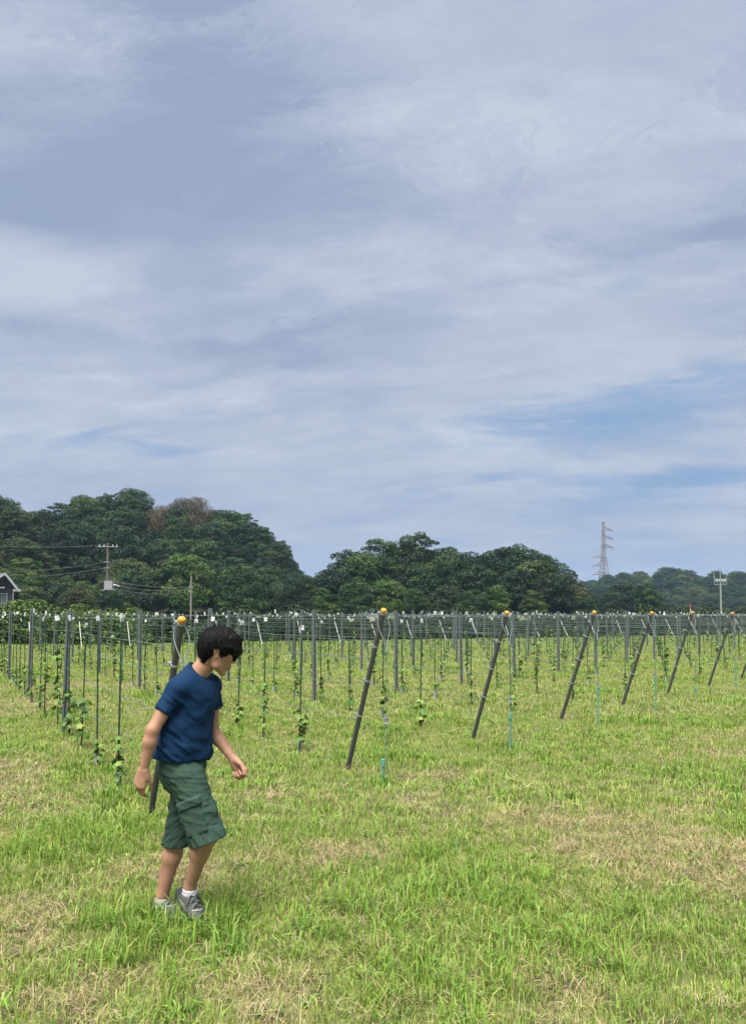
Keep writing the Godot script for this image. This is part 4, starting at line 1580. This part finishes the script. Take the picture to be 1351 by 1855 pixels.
func make_person() -> void:
	var p := thing("person", "person in a blue T-shirt and green cargo shorts walking with head bowed", "person", PERSON_AT)
	var tint := FastNoiseLite.new()
	tint.seed = 3
	tint.frequency = 16.0
	tint.fractal_octaves = 4
	var skin_color := func(q: Vector3) -> Color:
		var n := tint.get_noise_3dv(q) * 0.16
		return Color(0.385 * (1.0 + n), 0.212 * (1.0 + n * 1.3), 0.142 * (1.0 + n * 1.2))
	var skin := new_skin()
	var fwd := Vector3(0.85, 0, 0.526)
	# ---- limbs, neck and trunk
	var f := Field.new(Vector3(-0.24, 0.06, -0.26), Vector3(0.36, 1.44, 0.32), 0.008)
	var shR := Vector3(0.010, 1.250, 0.138)
	var elR := Vector3(-0.092, 1.049, 0.20)
	var wrR := Vector3(-0.138, 0.846, 0.19)
	var shL := Vector3(0.142, 1.246, -0.112)
	var elL := Vector3(0.147, 0.990, -0.14)
	var wrL := Vector3(0.279, 0.846, -0.06)
	var neck := Vector3(0.085, 1.315, 0.0)
	f.cone(Vector3(0.065, 1.20, 0), Vector3(0.032, 0.95, 0), 0.115, 0.11, 0.02, fwd, 1.5)
	f.cone(Vector3(0.030, 0.95, 0), Vector3(0.016, 0.82, 0), 0.115, 0.12, 0.02, fwd, 1.45)
	f.cone(shR, shL, 0.05, 0.05, 0.03)
	f.cone(neck - Vector3(0.03, 0.04, 0), Vector3(0.156, 1.405, -0.004), 0.058, 0.050, 0.025)
	f.cone(shR, elR, 0.043, 0.033, 0.02)
	f.cone(elR, elR.lerp(wrR, 0.3), 0.033, 0.035, 0.02)
	f.cone(elR.lerp(wrR, 0.3), wrR, 0.035, 0.023, 0.02)
	f.cone(shL, elL, 0.042, 0.033, 0.02)
	f.cone(elL, elL.lerp(wrL, 0.3), 0.033, 0.034, 0.02)
	f.cone(elL.lerp(wrL, 0.3), wrL, 0.034, 0.023, 0.02)
	var knR := Vector3(0.186, 0.50, 0.115)
	var anR := Vector3(0.068, 0.185, 0.025)
	var knL := Vector3(-0.018, 0.44, -0.064)
	var anL := Vector3(-0.104, 0.11, -0.062)
	f.cone(Vector3(0.06, 0.77, 0.07), knR, 0.070, 0.056, 0.03)
	f.cone(knR, knR.lerp(anR, 0.32) + Vector3(-0.012, 0, 0), 0.056, 0.050, 0.03)
	f.cone(knR.lerp(anR, 0.32) + Vector3(-0.012, 0, 0), anR, 0.049, 0.030, 0.03)
	f.cone(anR, anR - Vector3(0.005, 0.06, 0), 0.032, 0.034, 0.02)
	f.cone(Vector3(0.026, 0.76, -0.078), knL, 0.060, 0.050, 0.03)
	f.cone(knL, knL.lerp(anL, 0.35) + Vector3(-0.006, 0, 0), 0.050, 0.049, 0.03)
	f.cone(knL.lerp(anL, 0.35) + Vector3(-0.006, 0, 0), anL, 0.049, 0.033, 0.03)
	f.cone(anL, anL - Vector3(0.0, 0.05, 0), 0.033, 0.034, 0.02)
	f.into(skin, skin_color)
	# ---- hands
	hand(skin, wrR, Vector3(-0.27, -0.95, -0.04), Vector3(-0.30, 0.0, 0.95), Vector3(0.95, 0, 0.3), [0.50, 0.55, 0.40], skin_color, (elR - wrR).normalized())
	hand(skin, wrL, Vector3(0.62, -0.76, 0.15), Vector3(0.35, 0.25, -0.9), Vector3(0.74, 0.66, 0.0), [1.05, 1.35, 0.9], skin_color, (elL - wrL).normalized())
	# ---- head
	var c := Vector3(0.206, 1.466, -0.004)
	var hf := Vector3(0.894, -0.342, -0.290).normalized()
	var hs := Vector3(0.309, 0.0, 0.951)
	hs = (hs - hf * hs.dot(hf)).normalized()
	var hu := hs.cross(hf).normalized()
	var hb := Basis(hf, hu, hs)
	var at := func(a: float, b: float, e: float) -> Vector3:
		return c + hb * Vector3(a, b, e)
	var g := Field.new(c - Vector3(0.16, 0.20, 0.13), c + Vector3(0.15, 0.14, 0.13), 0.0036)
	g.ellipsoid(at.call(-0.012, 0.020, 0.0), hb, Vector3(0.096, 0.086, 0.075))
	g.ellipsoid(at.call(0.032, -0.045, 0.0), hb, Vector3(0.055, 0.080, 0.056), 0.03)
	g.cone(at.call(-0.040, -0.086, 0.0), at.call(-0.022, -0.03, 0.0), 0.042, 0.052, 0.03)
	for s: float in [-1.0, 1.0]:
		g.cone(at.call(-0.004, -0.060, 0.052 * s), at.call(0.012, -0.098, 0.044 * s), 0.016, 0.015, 0.03)
		g.cone(at.call(0.012, -0.098, 0.044 * s), at.call(0.064, -0.128, 0.010 * s), 0.013, 0.011, 0.024)
		g.ellipsoid(at.call(0.052, -0.034, 0.036 * s), hb, Vector3(0.032, 0.028, 0.024), 0.02)
		g.cone(at.call(0.080, 0.016, 0.012 * s), at.call(0.066, 0.017, 0.044 * s), 0.011, 0.010, 0.014)
		g.ellipsoid(at.call(0.094, -0.008, 0.030 * s), hb, Vector3(0.012, 0.010, 0.015), 0.012, true)
		g.ellipsoid(at.call(0.076, -0.010, 0.031 * s), hb, Vector3(0.0125, 0.0125, 0.0125), 0.004)
		g.cone(at.call(0.096, -0.050, 0.006 * s), at.call(0.090, -0.051, 0.013 * s), 0.008, 0.007, 0.006)
		# ear: outer rim, lobe and hollow
		var rim := [[-0.006, -0.044, 0.070], [-0.018, -0.028, 0.080], [-0.028, -0.010, 0.085], [-0.024, 0.004, 0.084], [-0.008, 0.004, 0.079], [0.002, -0.010, 0.073]]
		g.ellipsoid(at.call(-0.014, -0.026, 0.071 * s), hb, Vector3(0.017, 0.028, 0.007), 0.006)
		for k in rim.size() - 1:
			g.cone(at.call(rim[k][0] - 0.004, rim[k][1] - 0.006, rim[k][2] * s), at.call(rim[k + 1][0] - 0.004, rim[k + 1][1] - 0.006, rim[k + 1][2] * s), 0.0055, 0.0050, 0.004)
		g.ellipsoid(at.call(-0.006, -0.054, 0.071 * s), hb, Vector3(0.009, 0.010, 0.006), 0.006)
		g.ellipsoid(at.call(-0.009, -0.030, 0.081 * s), hb, Vector3(0.008, 0.013, 0.007), 0.004, true)
	g.cone(at.call(0.086, 0.004, 0.0), at.call(0.102, -0.040, 0.0), 0.0085, 0.0115, 0.012)
	g.ellipsoid(at.call(0.102, -0.044, 0.0), hb, Vector3(0.011, 0.010, 0.011), 0.006)
	g.ellipsoid(at.call(0.072, -0.080, 0.0), hb, Vector3(0.022, 0.026, 0.030), 0.02)
	g.cone(at.call(0.091, -0.078, -0.016), at.call(0.091, -0.078, 0.016), 0.0068, 0.0068, 0.006)
	g.cone(at.call(0.088, -0.093, -0.014), at.call(0.088, -0.093, 0.014), 0.0075, 0.0075, 0.006)
	g.cone(at.call(0.099, -0.0855, -0.022), at.call(0.099, -0.0855, 0.022), 0.0022, 0.0022, 0.004, Vector3.ZERO, 1.0, true)
	g.ellipsoid(at.call(0.068, -0.126, 0.0), hb, Vector3(0.012, 0.011, 0.016), 0.014)
	var inv := hb.inverse()
	var face_color := func(q: Vector3) -> Color:
		var col: Color = skin_color.call(q)
		var l := inv * (q - c)
		if l.x > 0.078 and absf(l.z) < 0.024 and l.y < -0.072 and l.y > -0.101:
			col = Color(0.33, 0.15, 0.105)
		elif l.x > 0.06 and absf(absf(l.z) - 0.030) < 0.020 and absf(l.y - 0.018) < 0.006:
			col = Color(0.03, 0.022, 0.02)
		return col
	g.into(skin, face_color)
	var skin_m := mat(1, 1, 1, 0.55)
	skin_m.vertex_color_use_as_albedo = true
	skin_m.subsurf_scatter_enabled = true
	skin_m.subsurf_scatter_strength = 0.10
	skin_m.metallic_specular = 0.4
	skin_m.normal_enabled = true
	var pores := noise_texture(52, 0.09, [], [], 256, 4)
	pores.as_normal_map = true
	pores.bump_strength = 4.0
	skin_m.normal_texture = pores
	skin_m.normal_scale = 0.35
	skin_m.uv1_triplanar = true
	skin_m.uv1_scale = Vector3.ONE * 9.0
	part("body", skin_mesh(skin), skin_m, p)
	for s: float in [-1.0, 1.0]:
		var e := Soup.new()
		e.lathe(PackedVector2Array([Vector2(0.0, -0.0122), Vector2(0.0085, -0.0088), Vector2(0.0122, 0.0), Vector2(0.0085, 0.0088), Vector2(0.0058, 0.0108)]), 14, Color(0.72, 0.70, 0.68))
		e.lathe(PackedVector2Array([Vector2(0.0058, 0.0108), Vector2(0.003, 0.0120), Vector2(0.0, 0.0124)]), 14, Color(0.015, 0.010, 0.008))
		var em := mat(1, 1, 1, 0.2)
		em.vertex_color_use_as_albedo = true
		var eo := part("eye", e.mesh(), em, p, at.call(0.0775, -0.010, 0.031 * s))
		eo.basis = Basis(hu, hf, hs * 1.0)
	make_hair(p, c, hb)
	make_shirt(p, fwd, shR, elR, shL, elL)
	make_shorts(p)
	make_shoes(p, anR, anL)


func make_hair(p: Node3D, c: Vector3, hb: Basis) -> void:
	var at := func(a: float, b: float, e: float) -> Vector3:
		return c + hb * Vector3(a, b, e)
	var f := Field.new(c - Vector3(0.17, 0.15, 0.15), c + Vector3(0.17, 0.15, 0.15), 0.0034)
	f.ellipsoid(at.call(-0.002, 0.020, 0.0), hb, Vector3(0.114, 0.097, 0.098), 0.01)
	f.ellipsoid(at.call(-0.045, -0.010, 0.0), hb, Vector3(0.068, 0.080, 0.086), 0.02)
	f.cone(at.call(-0.055, -0.03, -0.03), at.call(-0.048, -0.088, -0.018), 0.045, 0.026, 0.02)
	f.cone(at.call(-0.055, -0.03, 0.03), at.call(-0.048, -0.088, 0.018), 0.045, 0.026, 0.02)
	# the face, cheeks and ears stay free
	f.ellipsoid(at.call(0.085, -0.070, 0.0), hb, Vector3(0.070, 0.082, 0.12), 0.006, true)
	f.ellipsoid(at.call(0.030, -0.095, 0.0), hb, Vector3(0.075, 0.070, 0.14), 0.006, true)
	for s: float in [-1.0, 1.0]:
		f.ellipsoid(at.call(-0.014, -0.054, 0.095 * s), hb, Vector3(0.026, 0.050, 0.038), 0.005, true)
		# sideburn and temple locks
		f.cone(at.call(0.022, 0.010, 0.082 * s), at.call(0.020, -0.046, 0.068 * s), 0.018, 0.006, 0.012)
		f.cone(at.call(0.045, 0.015, 0.076 * s), at.call(0.040, -0.026, 0.066 * s), 0.020, 0.006, 0.012)
		f.cone(at.call(0.008, 0.010, 0.086 * s), at.call(0.010, -0.016, 0.079 * s), 0.014, 0.006, 0.010)
	# fringe: locks that hang over the brow
	var r := RandomNumberGenerator.new()
	r.seed = 8
	for k in 13:
		var t := -1.0 + k / 6.0
		var z := 0.074 * t
		var reach := 0.100 - 0.030 * t * t
		f.cone(at.call(reach - 0.028, 0.060, z * 0.85), at.call(reach + 0.006 + r.randf_range(-0.004, 0.004), 0.012, z), 0.030, 0.018, 0.012)
		f.cone(at.call(reach + 0.006, 0.012, z), at.call(reach + r.randf_range(-0.010, 0.004), -0.042 + 0.040 * t * t + r.randf_range(-0.008, 0.008), z * 0.97), 0.017, 0.0042, 0.012)
	for k in 26:
		# ends that stick out a little, at the nape and round the sides
		var a := lerpf(0.55, TAU - 0.55, k / 25.0)
		var dir := Vector3(cos(a), 0, sin(a))
		var b0: Vector3 = at.call(dir.x * 0.084 - 0.018, -0.015, dir.z * 0.078)
		var low := -0.045 - 0.035 * clampf(-dir.x, 0.0, 1.0)
		if absf(dir.z) > 0.75 and dir.x > -0.35:
			continue
		f.cone(b0, at.call(dir.x * 0.074 - 0.014, low + r.randf_range(-0.012, 0.006), dir.z * 0.072), 0.014, 0.004, 0.008)
	var strand := FastNoiseLite.new()
	strand.seed = 2
	strand.frequency = 1.0
	strand.fractal_octaves = 3
	var crown := (hb * Vector3(-0.42, 0.90, 0.05)).normalized()
	var e1 := crown.cross(hb.z).normalized()
	var e2 := crown.cross(e1)
	var mid := c + hb * Vector3(-0.005, 0.0, 0.0)
	var i := 0
	for z in f.nz:
		for y in f.ny:
			for x in f.nx:
				if absf(f.d[i]) < 0.02:
					var q := f.lo + Vector3(x, y, z) * f.h - mid
					var a := atan2(q.dot(e2), q.dot(e1))
					var l := acos(clampf(q.normalized().dot(crown), -1.0, 1.0))
					f.d[i] += 0.0042 * strand.get_noise_3d(cos(a) * 9.0 + l * 0.9, sin(a) * 9.0, l * 1.2) * smoothstep(0.0, 0.5, l) + 0.0022 * strand.get_noise_3d(cos(a) * 17.0, sin(a) * 17.0 + l, l * 1.6 + 9.0)
				i += 1
	var out := new_skin()
	f.into(out, func(_q: Vector3) -> Color: return Color.WHITE)
	var m := mat(0.0042, 0.0040, 0.0052, 0.62)
	m.metallic_specular = 0.25
	var o := part("hair", skin_mesh(out), m, p)
	# single locks that lie on the mass and stand off its edge
	var locks := Soup.new()
	for n in 340:
		var a0 := r.randf() * TAU
		var path := PackedVector3Array()
		var radii := PackedFloat32Array()
		var from := r.randf_range(0.15, 1.25)
		var span_ := r.randf_range(0.35, 0.9)
		for k in 8:
			var l := from + span_ * k / 7.0
			var a1 := a0 + 0.12 * sin(n * 1.3 + l * 2.0)
			var dir := (crown * cos(l) + (e1 * cos(a1) + e2 * sin(a1)) * sin(l)).normalized()
			var q := f.hit(mid + dir * 0.150, -dir)
			if (q - mid).length() < 0.070:
				break
			path.append(q + dir * (0.0006 + 0.0016 * r.randf()))
			radii.append(0.0014 if k < 6 else 0.0007)
		if path.size() > 3:
			var last := path[path.size() - 1]
			path.append(last + (last - path[path.size() - 2]).normalized() * r.randf_range(0.004, 0.012))
			radii.append(0.0004)
			locks.tube(path, radii, 4, Color.WHITE, false)
	var lm := mat(0.0048, 0.0045, 0.0058, 0.6)
	lm.metallic_specular = 0.3
	var lo_ := part("loose_locks", locks.mesh(), lm, o)
	lo_.set_meta("kind", "stuff")


func make_shirt(p: Node3D, fwd: Vector3, shR: Vector3, elR: Vector3, shL: Vector3, elL: Vector3) -> void:
	var f := Field.new(Vector3(-0.22, 0.82, -0.30), Vector3(0.32, 1.42, 0.32), 0.0065)
	f.cone(Vector3(0.074, 1.20, 0.006), Vector3(0.040, 1.06, 0.004), 0.150, 0.160, 0.02, fwd, 1.40)
	f.cone(Vector3(0.040, 1.06, 0.004), Vector3(0.022, 0.90, 0.002), 0.164, 0.178, 0.02, fwd, 1.44)
	f.cone(shR + Vector3(0.012, 0.002, -0.02), shL + Vector3(-0.012, 0.002, 0.02), 0.054, 0.054, 0.04)
	f.cone(Vector3(0.080, 1.315, 0.012), shR + Vector3(0.006, 0.008, -0.012), 0.068, 0.050, 0.03)
	f.cone(Vector3(0.085, 1.315, -0.008), shL + Vector3(-0.006, 0.008, 0.012), 0.068, 0.050, 0.03)
	# sleeves
	var dirR := (elR - shR).normalized()
	var endR := shR + dirR * 0.128
	f.cone(shR + Vector3(0.005, 0.0, -0.005), shR + dirR * 0.14, 0.056, 0.047, 0.025)
	var dirL := (elL - shL).normalized()
	var endL := shL + dirL * 0.135
	f.cone(shL, shL + dirL * 0.145, 0.056, 0.050, 0.025)
	var folds := FastNoiseLite.new()
	folds.seed = 17
	folds.frequency = 1.0
	folds.fractal_octaves = 2
	# long drapes that run down and forward, and rolls gathering above the hem
	f.ripple(folds, Basis(Vector3(13, 8, 9), Vector3(-1.5, 2.5, 1), Vector3(-3, 1, 5)).transposed(), func(q: Vector3) -> float: return 0.020 * smoothstep(1.30, 1.12, q.y))
	f.ripple(folds, Basis(Vector3(8, 19, 3), Vector3(2, -1, 1), Vector3(-1, 1, 6)).transposed(), func(q: Vector3) -> float: return 0.012 * smoothstep(1.05, 0.92, q.y))
	f.ripple(folds, Basis(Vector3(16, 20, -6), Vector3(1, 1, 2), Vector3(2, 2, 3)).transposed(), func(q: Vector3) -> float: return 0.011 * smoothstep(0.08, 0.15, absf(q.z)) * smoothstep(1.26, 1.18, q.y))
	# neck opening, sleeve ends and hem
	var ring := Vector3(0.098, 1.338, 0.018)
	var axis := Vector3(0.66, 0.72, 0.10).normalized()
	f.cut(ring, axis, 0.125)
	f.cut(endR + Vector3(-0.010, 0, 0.012), (dirR + Vector3(-0.10, 0.0, 0.1)).normalized(), 0.070)
	f.cut(endL, (dirL + Vector3(0.12, 0, 0)).normalized(), 0.07)
	f.cut(Vector3(0.02, 0.868, 0.0), Vector3(-0.12, -0.99, 0.0).normalized(), 0.30)
	var out := new_skin()
	f.into(out, func(_q: Vector3) -> Color: return Color.WHITE)
	var m := cloth(Color(0.0035, 0.025, 0.072), 40.0, 0.15)
	var o := part("shirt", skin_mesh(out), m, p)
	# ribbed collar, sleeve hems
	var s := Soup.new()
	var path := PackedVector3Array()
	var radii := PackedFloat32Array()
	var a := axis.cross(Vector3(-0.526, 0, 0.85)).normalized()
	var b := axis.cross(a).normalized()
	for k in 33:
		var t := TAU * k / 32.0
		path.append(ring - axis * 0.003 + a * cos(t) * 0.064 + b * sin(t) * 0.062)
		radii.append(0.0078)
	s.tube(path, radii, 8, Color.WHITE, false)
	part("collar", s.mesh(), m, o)
	# stitched hems of the sleeves
	var thread := mat(0.002, 0.014, 0.04, 0.9)
	for q in [[endR - dirR * 0.018, dirR], [endL - dirL * 0.018, dirL]]:
		part("seam", seam_ring(f, q[0], q[1], 0.09), thread, o)


func seam_ring(f: Field, at: Vector3, axis: Vector3, out: float) -> ArrayMesh:
	# a thread laid round a sleeve or leg
	var a := axis.cross(Vector3.FORWARD).normalized()
	var b := axis.cross(a).normalized()
	var path := PackedVector3Array()
	var radii := PackedFloat32Array()
	for k in 33:
		var t := TAU * k / 32.0
		var dir := a * cos(t) + b * sin(t)
		path.append(f.hit(at + dir * out, -dir) + dir * 0.0005)
		radii.append(0.0016)
	var s := Soup.new()
	s.tube(path, radii, 4, Color.WHITE, false)
	return s.mesh()


func cloth(base: Color, scale: float, sheen: float) -> StandardMaterial3D:
	var m := mat(base.r, base.g, base.b, 0.85)
	m.rim_enabled = sheen > 0.0
	m.rim = sheen
	m.rim_tint = 0.8
	m.metallic_specular = 0.3
	m.normal_enabled = true
	var t := noise_texture(31, 0.12, [], [], 256, 2)
	t.as_normal_map = true
	t.bump_strength = 3.0
	m.normal_texture = t
	m.normal_scale = 0.35
	m.uv1_triplanar = true
	m.uv1_scale = Vector3.ONE * scale * 0.2
	return m


func make_shorts(p: Node3D) -> void:
	var f := Field.new(Vector3(-0.20, 0.32, -0.26), Vector3(0.34, 0.98, 0.30), 0.0052)
	var fwd := Vector3(0.92, 0, 0.39)
	f.cone(Vector3(0.020, 0.93, 0.0), Vector3(0.016, 0.82, 0.0), 0.140, 0.150, 0.02, fwd, 1.38)
	var hipR := Vector3(0.062, 0.775, 0.070)
	var hemR := Vector3(0.180, 0.452, 0.105)
	var dR := (hemR - hipR).normalized()
	f.cone(hipR, hipR.lerp(hemR, 0.55), 0.094, 0.092, 0.04)
	f.cone(hipR.lerp(hemR, 0.55), hemR + dR * 0.06, 0.092, 0.106, 0.03)
	# left leg
	var h2 := Field.new(Vector3(-0.20, 0.30, -0.26), Vector3(0.24, 0.86, 0.12), 0.0052)
	var hipL := Vector3(0.026, 0.77, -0.078)
	var hemL := Vector3(-0.022, 0.384, -0.062)
	h2.cone(hipL, hipL.lerp(hemL, 0.4), 0.086, 0.070, 0.04)
	h2.cone(hipL.lerp(hemL, 0.4), hemL + Vector3(-0.008, -0.06, 0), 0.074, 0.086, 0.03)
	var folds := FastNoiseLite.new()
	folds.seed = 23
	folds.frequency = 1.0
	folds.fractal_octaves = 2
	# wrinkles run across the thigh, falling towards the front; below the pocket the cloth hangs in soft flutes
	f.ripple(folds, Basis(Vector3(7, 40, 3), Vector3(6, -2, 3), Vector3(-2, 1, 7)).transposed(), func(q: Vector3) -> float: return 0.0045 * smoothstep(0.49, 0.58, q.y) * smoothstep(0.90, 0.80, q.y))
	f.ripple(folds, Basis(Vector3(14, 14, 6), Vector3(4, -4, 2), Vector3(-4, 2, 9)).transposed(), func(q: Vector3) -> float: return 0.008 * smoothstep(0.90, 0.80, q.y))
	f.ripple(folds, Basis(Vector3(24, 16, 8), Vector3(2, -3, 1), Vector3(-5, 2, 14)).transposed(), func(q: Vector3) -> float: return 0.007 * smoothstep(0.60, 0.50, q.y))
	h2.ripple(folds, Basis(Vector3(17, -20, 5), Vector3(3, 3, 1), Vector3(2, 2, 9)).transposed(), func(_q: Vector3) -> float: return 0.011)
	# cargo pocket on the outer thigh, with its flap
	var pz := Vector3(-0.16, 0.02, 0.98).normalized()
	var px := (dR - pz * dR.dot(pz)).normalized()
	var pb := Basis(px, pz.cross(px), pz)
	f.block(Vector3(0.118, 0.592, 0.166), pb, Vector3(0.086, 0.058, 0.023), 0.007, 0.002)
	f.block(Vector3(0.094, 0.664, 0.170), pb, Vector3(0.022, 0.063, 0.024), 0.005, 0.001)
	f.ripple(folds, Basis(Vector3(6, 38, 2), Vector3(5, -2, 3), Vector3(-2, 1, 6)).transposed(), func(q: Vector3) -> float: return 0.0042 * smoothstep(0.12, 0.16, q.z) * smoothstep(0.50, 0.56, q.y))
	f.cut(hemR, Vector3(0.32, -0.945, 0.05).normalized(), 0.19)
	f.cone(hemR + dR * 0.10, hemR - dR * 0.05, 0.092, 0.088, 0.006, Vector3.ZERO, 1.0, true)
	h2.cut(hemL, Vector3(0.0, -1.0, 0.0), 0.16)
	h2.cone(hemL + Vector3(0, -0.1, 0), hemL + Vector3(0.0, 0.05, 0), 0.072, 0.064, 0.006, Vector3.ZERO, 1.0, true)
	var white := func(_q: Vector3) -> Color: return Color.WHITE
	var out := new_skin()
	f.into(out, white)
	h2.into(out, white)
	var m := cloth(Color(0.040, 0.080, 0.060), 60.0, 0.1)
	m.albedo_texture = noise_texture(41, 0.25, [Color(0.72, 0.72, 0.72), Color(1, 1, 1)], [0.35, 0.65], 256, 2)
	var o := part("shorts", skin_mesh(out), m, p)
	# belt loops and fly seam
	var s := Soup.new()
	var fly := PackedVector3Array([Vector3(0.128, 0.885, 0.055), Vector3(0.130, 0.83, 0.058), Vector3(0.124, 0.78, 0.056)])
	s.tube(fly, PackedFloat32Array([0.0045, 0.0045, 0.0045]), 6)
	part("fly", s.mesh(), m, o)


func make_shoes(p: Node3D, anR: Vector3, anL: Vector3) -> void:
	var grey := mat(1, 1, 1, 0.7)
	grey.vertex_color_use_as_albedo = true
	var dark := mat(0.022, 0.024, 0.027, 0.75)
	var black := mat(0.012, 0.012, 0.013, 0.8)
	var silver := mat(0.36, 0.37, 0.38, 0.35, 0.4)
	var white := mat(0.55, 0.55, 0.58, 0.9)
	var feet := [[anR, Vector3(0.012, 0.118, -0.030), Vector3(0.158, 0.040, 0.110)], [anL, Vector3(-0.140, 0.050, -0.100), Vector3(0.020, 0.046, 0.062)]]
	for q in feet:
		var ankle: Vector3 = q[0]
		var heel: Vector3 = q[1]
		var toe: Vector3 = q[2]
		var along := (toe - heel).normalized()
		var side := along.cross(Vector3.UP).normalized()
		var up := side.cross(along).normalized()
		var mid := heel.lerp(toe, 0.5)
		var f := Field.new(mid - Vector3(0.16, 0.13, 0.16), mid + Vector3(0.16, 0.16, 0.16), 0.0042)
		var instep := heel.lerp(toe, 0.45) + up * 0.030
		f.cone(heel + up * 0.010, heel.lerp(toe, 0.35) + up * 0.012, 0.036, 0.040, 0.02)
		f.cone(heel.lerp(toe, 0.35) + up * 0.012, toe - along * 0.035, 0.041, 0.039, 0.02, up, 1.2)
		f.cone(toe - along * 0.05, toe - along * 0.026, 0.041, 0.034, 0.02, up, 1.35)
		f.cone(heel + up * 0.02 + along * 0.01, ankle - Vector3(0, 0.045, 0), 0.036, 0.040, 0.02)
		f.cone(ankle - Vector3(0, 0.05, 0), instep + along * 0.03, 0.039, 0.030, 0.03)
		f.cut(heel - up * 0.022, -up, 0.4)
		f.cut(ankle - Vector3(0, 0.030, 0) , (up + Vector3.UP - along * 0.15).normalized(), 0.065)
		var skin := new_skin()
		f.into(skin, func(v: Vector3) -> Color:
			var t := (v - heel).dot(along)
			var hgt := (v - heel).dot(up)
			var l := absf((v - heel).dot(side))
			if t > 0.172:
				return Color(0.05, 0.053, 0.058)
			if t < 0.03:
				return Color(0.035, 0.038, 0.042)
			if l > 0.022 and hgt < 0.012:
				return Color(0.055, 0.06, 0.066)
			return Color(0.095, 0.10, 0.108))
		var shoe := part("shoe", skin_mesh(skin), grey, p)
		# sole
		var g := Field.new(mid - Vector3(0.16, 0.13, 0.16), mid + Vector3(0.16, 0.10, 0.16), 0.0042)
		g.cone(heel - up * 0.024, heel.lerp(toe, 0.4) - up * 0.026, 0.040, 0.038, 0.02, up, 2.6)
		g.cone(heel.lerp(toe, 0.4) - up * 0.026, toe - along * 0.040 - up * 0.024, 0.038, 0.043, 0.02, up, 2.6)
		g.cone(toe - along * 0.040 - up * 0.024, toe - along * 0.020 - up * 0.014, 0.043, 0.036, 0.02, up, 2.4)
		var sk := new_skin()
		g.into(sk, func(_v: Vector3) -> Color: return Color.WHITE)
		part("sole", skin_mesh(sk), dark, shoe)
		# laces across the tongue
		for k in 6:
			var c0 := heel + along * (0.092 + 0.013 * k) + up * 0.105
			var path := PackedVector3Array()
			for j in 5:
				path.append(f.hit(c0 + side * (0.026 * (j - 2) / 2.0) + along * (0.006 * (j - 2) / 2.0 * (1.0 if k % 2 == 0 else -1.0)), -up) + up * 0.0015)
			var s := Soup.new()
			s.tube(path, PackedFloat32Array([0.0032, 0.0034, 0.0034, 0.0034, 0.0032]), 6)
			part("lace", s.mesh(), black, shoe)
		for k in 2:
			var c0 := heel + along * 0.092 + up * 0.105
			var path := PackedVector3Array()
			for j in 5:
				path.append(f.hit(c0 + side * (0.008 * (k * 2 - 1) * (j + 1)) + along * 0.006 * j, -up) + up * 0.003)
			var s := Soup.new()
			s.tube(path, PackedFloat32Array([0.003, 0.003, 0.003, 0.003, 0.003]), 6)
			part("lace", s.mesh(), black, shoe)
		# light side stripes and a pale toe band, laid on the upper
		for q2 in [[0.055, 0.034, 0.098, 0.000], [0.078, 0.036, 0.116, 0.002]]:
			for turn: float in [-1.0, 1.0]:
				var path := PackedVector3Array()
				for j in 4:
					var t := j / 3.0
					path.append(f.hit(heel + along * lerpf(q2[0], q2[2], t) + up * lerpf(q2[1], q2[3], t) + side * 0.075 * turn, -side * turn) + side * 0.001 * turn)
				var st := Soup.new()
				st.tube(path, PackedFloat32Array([0.0042, 0.0046, 0.0042, 0.0034]), 6)
				part("stripe", st.mesh(), silver, shoe)
		var band := PackedVector3Array()
		var wide := PackedFloat32Array()
		for j in 9:
			var t := (j - 4) / 4.0
			band.append(f.hit(heel + along * (0.172 - 0.020 * t * t) + side * 0.034 * t + up * 0.09, -up) + up * 0.0005)
			wide.append(0.0055)
		var bs := Soup.new()
		bs.tube(band, wide, 6)
		part("toe_band", bs.mesh(), mat(0.30, 0.31, 0.32, 0.7), shoe)
		# sock
		var so := Field.new(ankle - Vector3(0.09, 0.12, 0.09), ankle + Vector3(0.09, 0.05, 0.09), 0.0042)
		so.cone(ankle + Vector3(0, -0.003, 0), ankle - Vector3(0, 0.06, 0), 0.0385, 0.041, 0.01)
		so.cut(ankle - Vector3(0, 0.006, 0), Vector3(0.12, 1.0, 0.0).normalized(), 0.12)
		so.ripple(fine_noise, Basis.from_scale(Vector3(20, 90, 20)), func(_q: Vector3) -> float: return 0.003)
		var sm := new_skin()
		so.into(sm, func(_v: Vector3) -> Color: return Color.WHITE)
		part("sock", skin_mesh(sm), white, p)
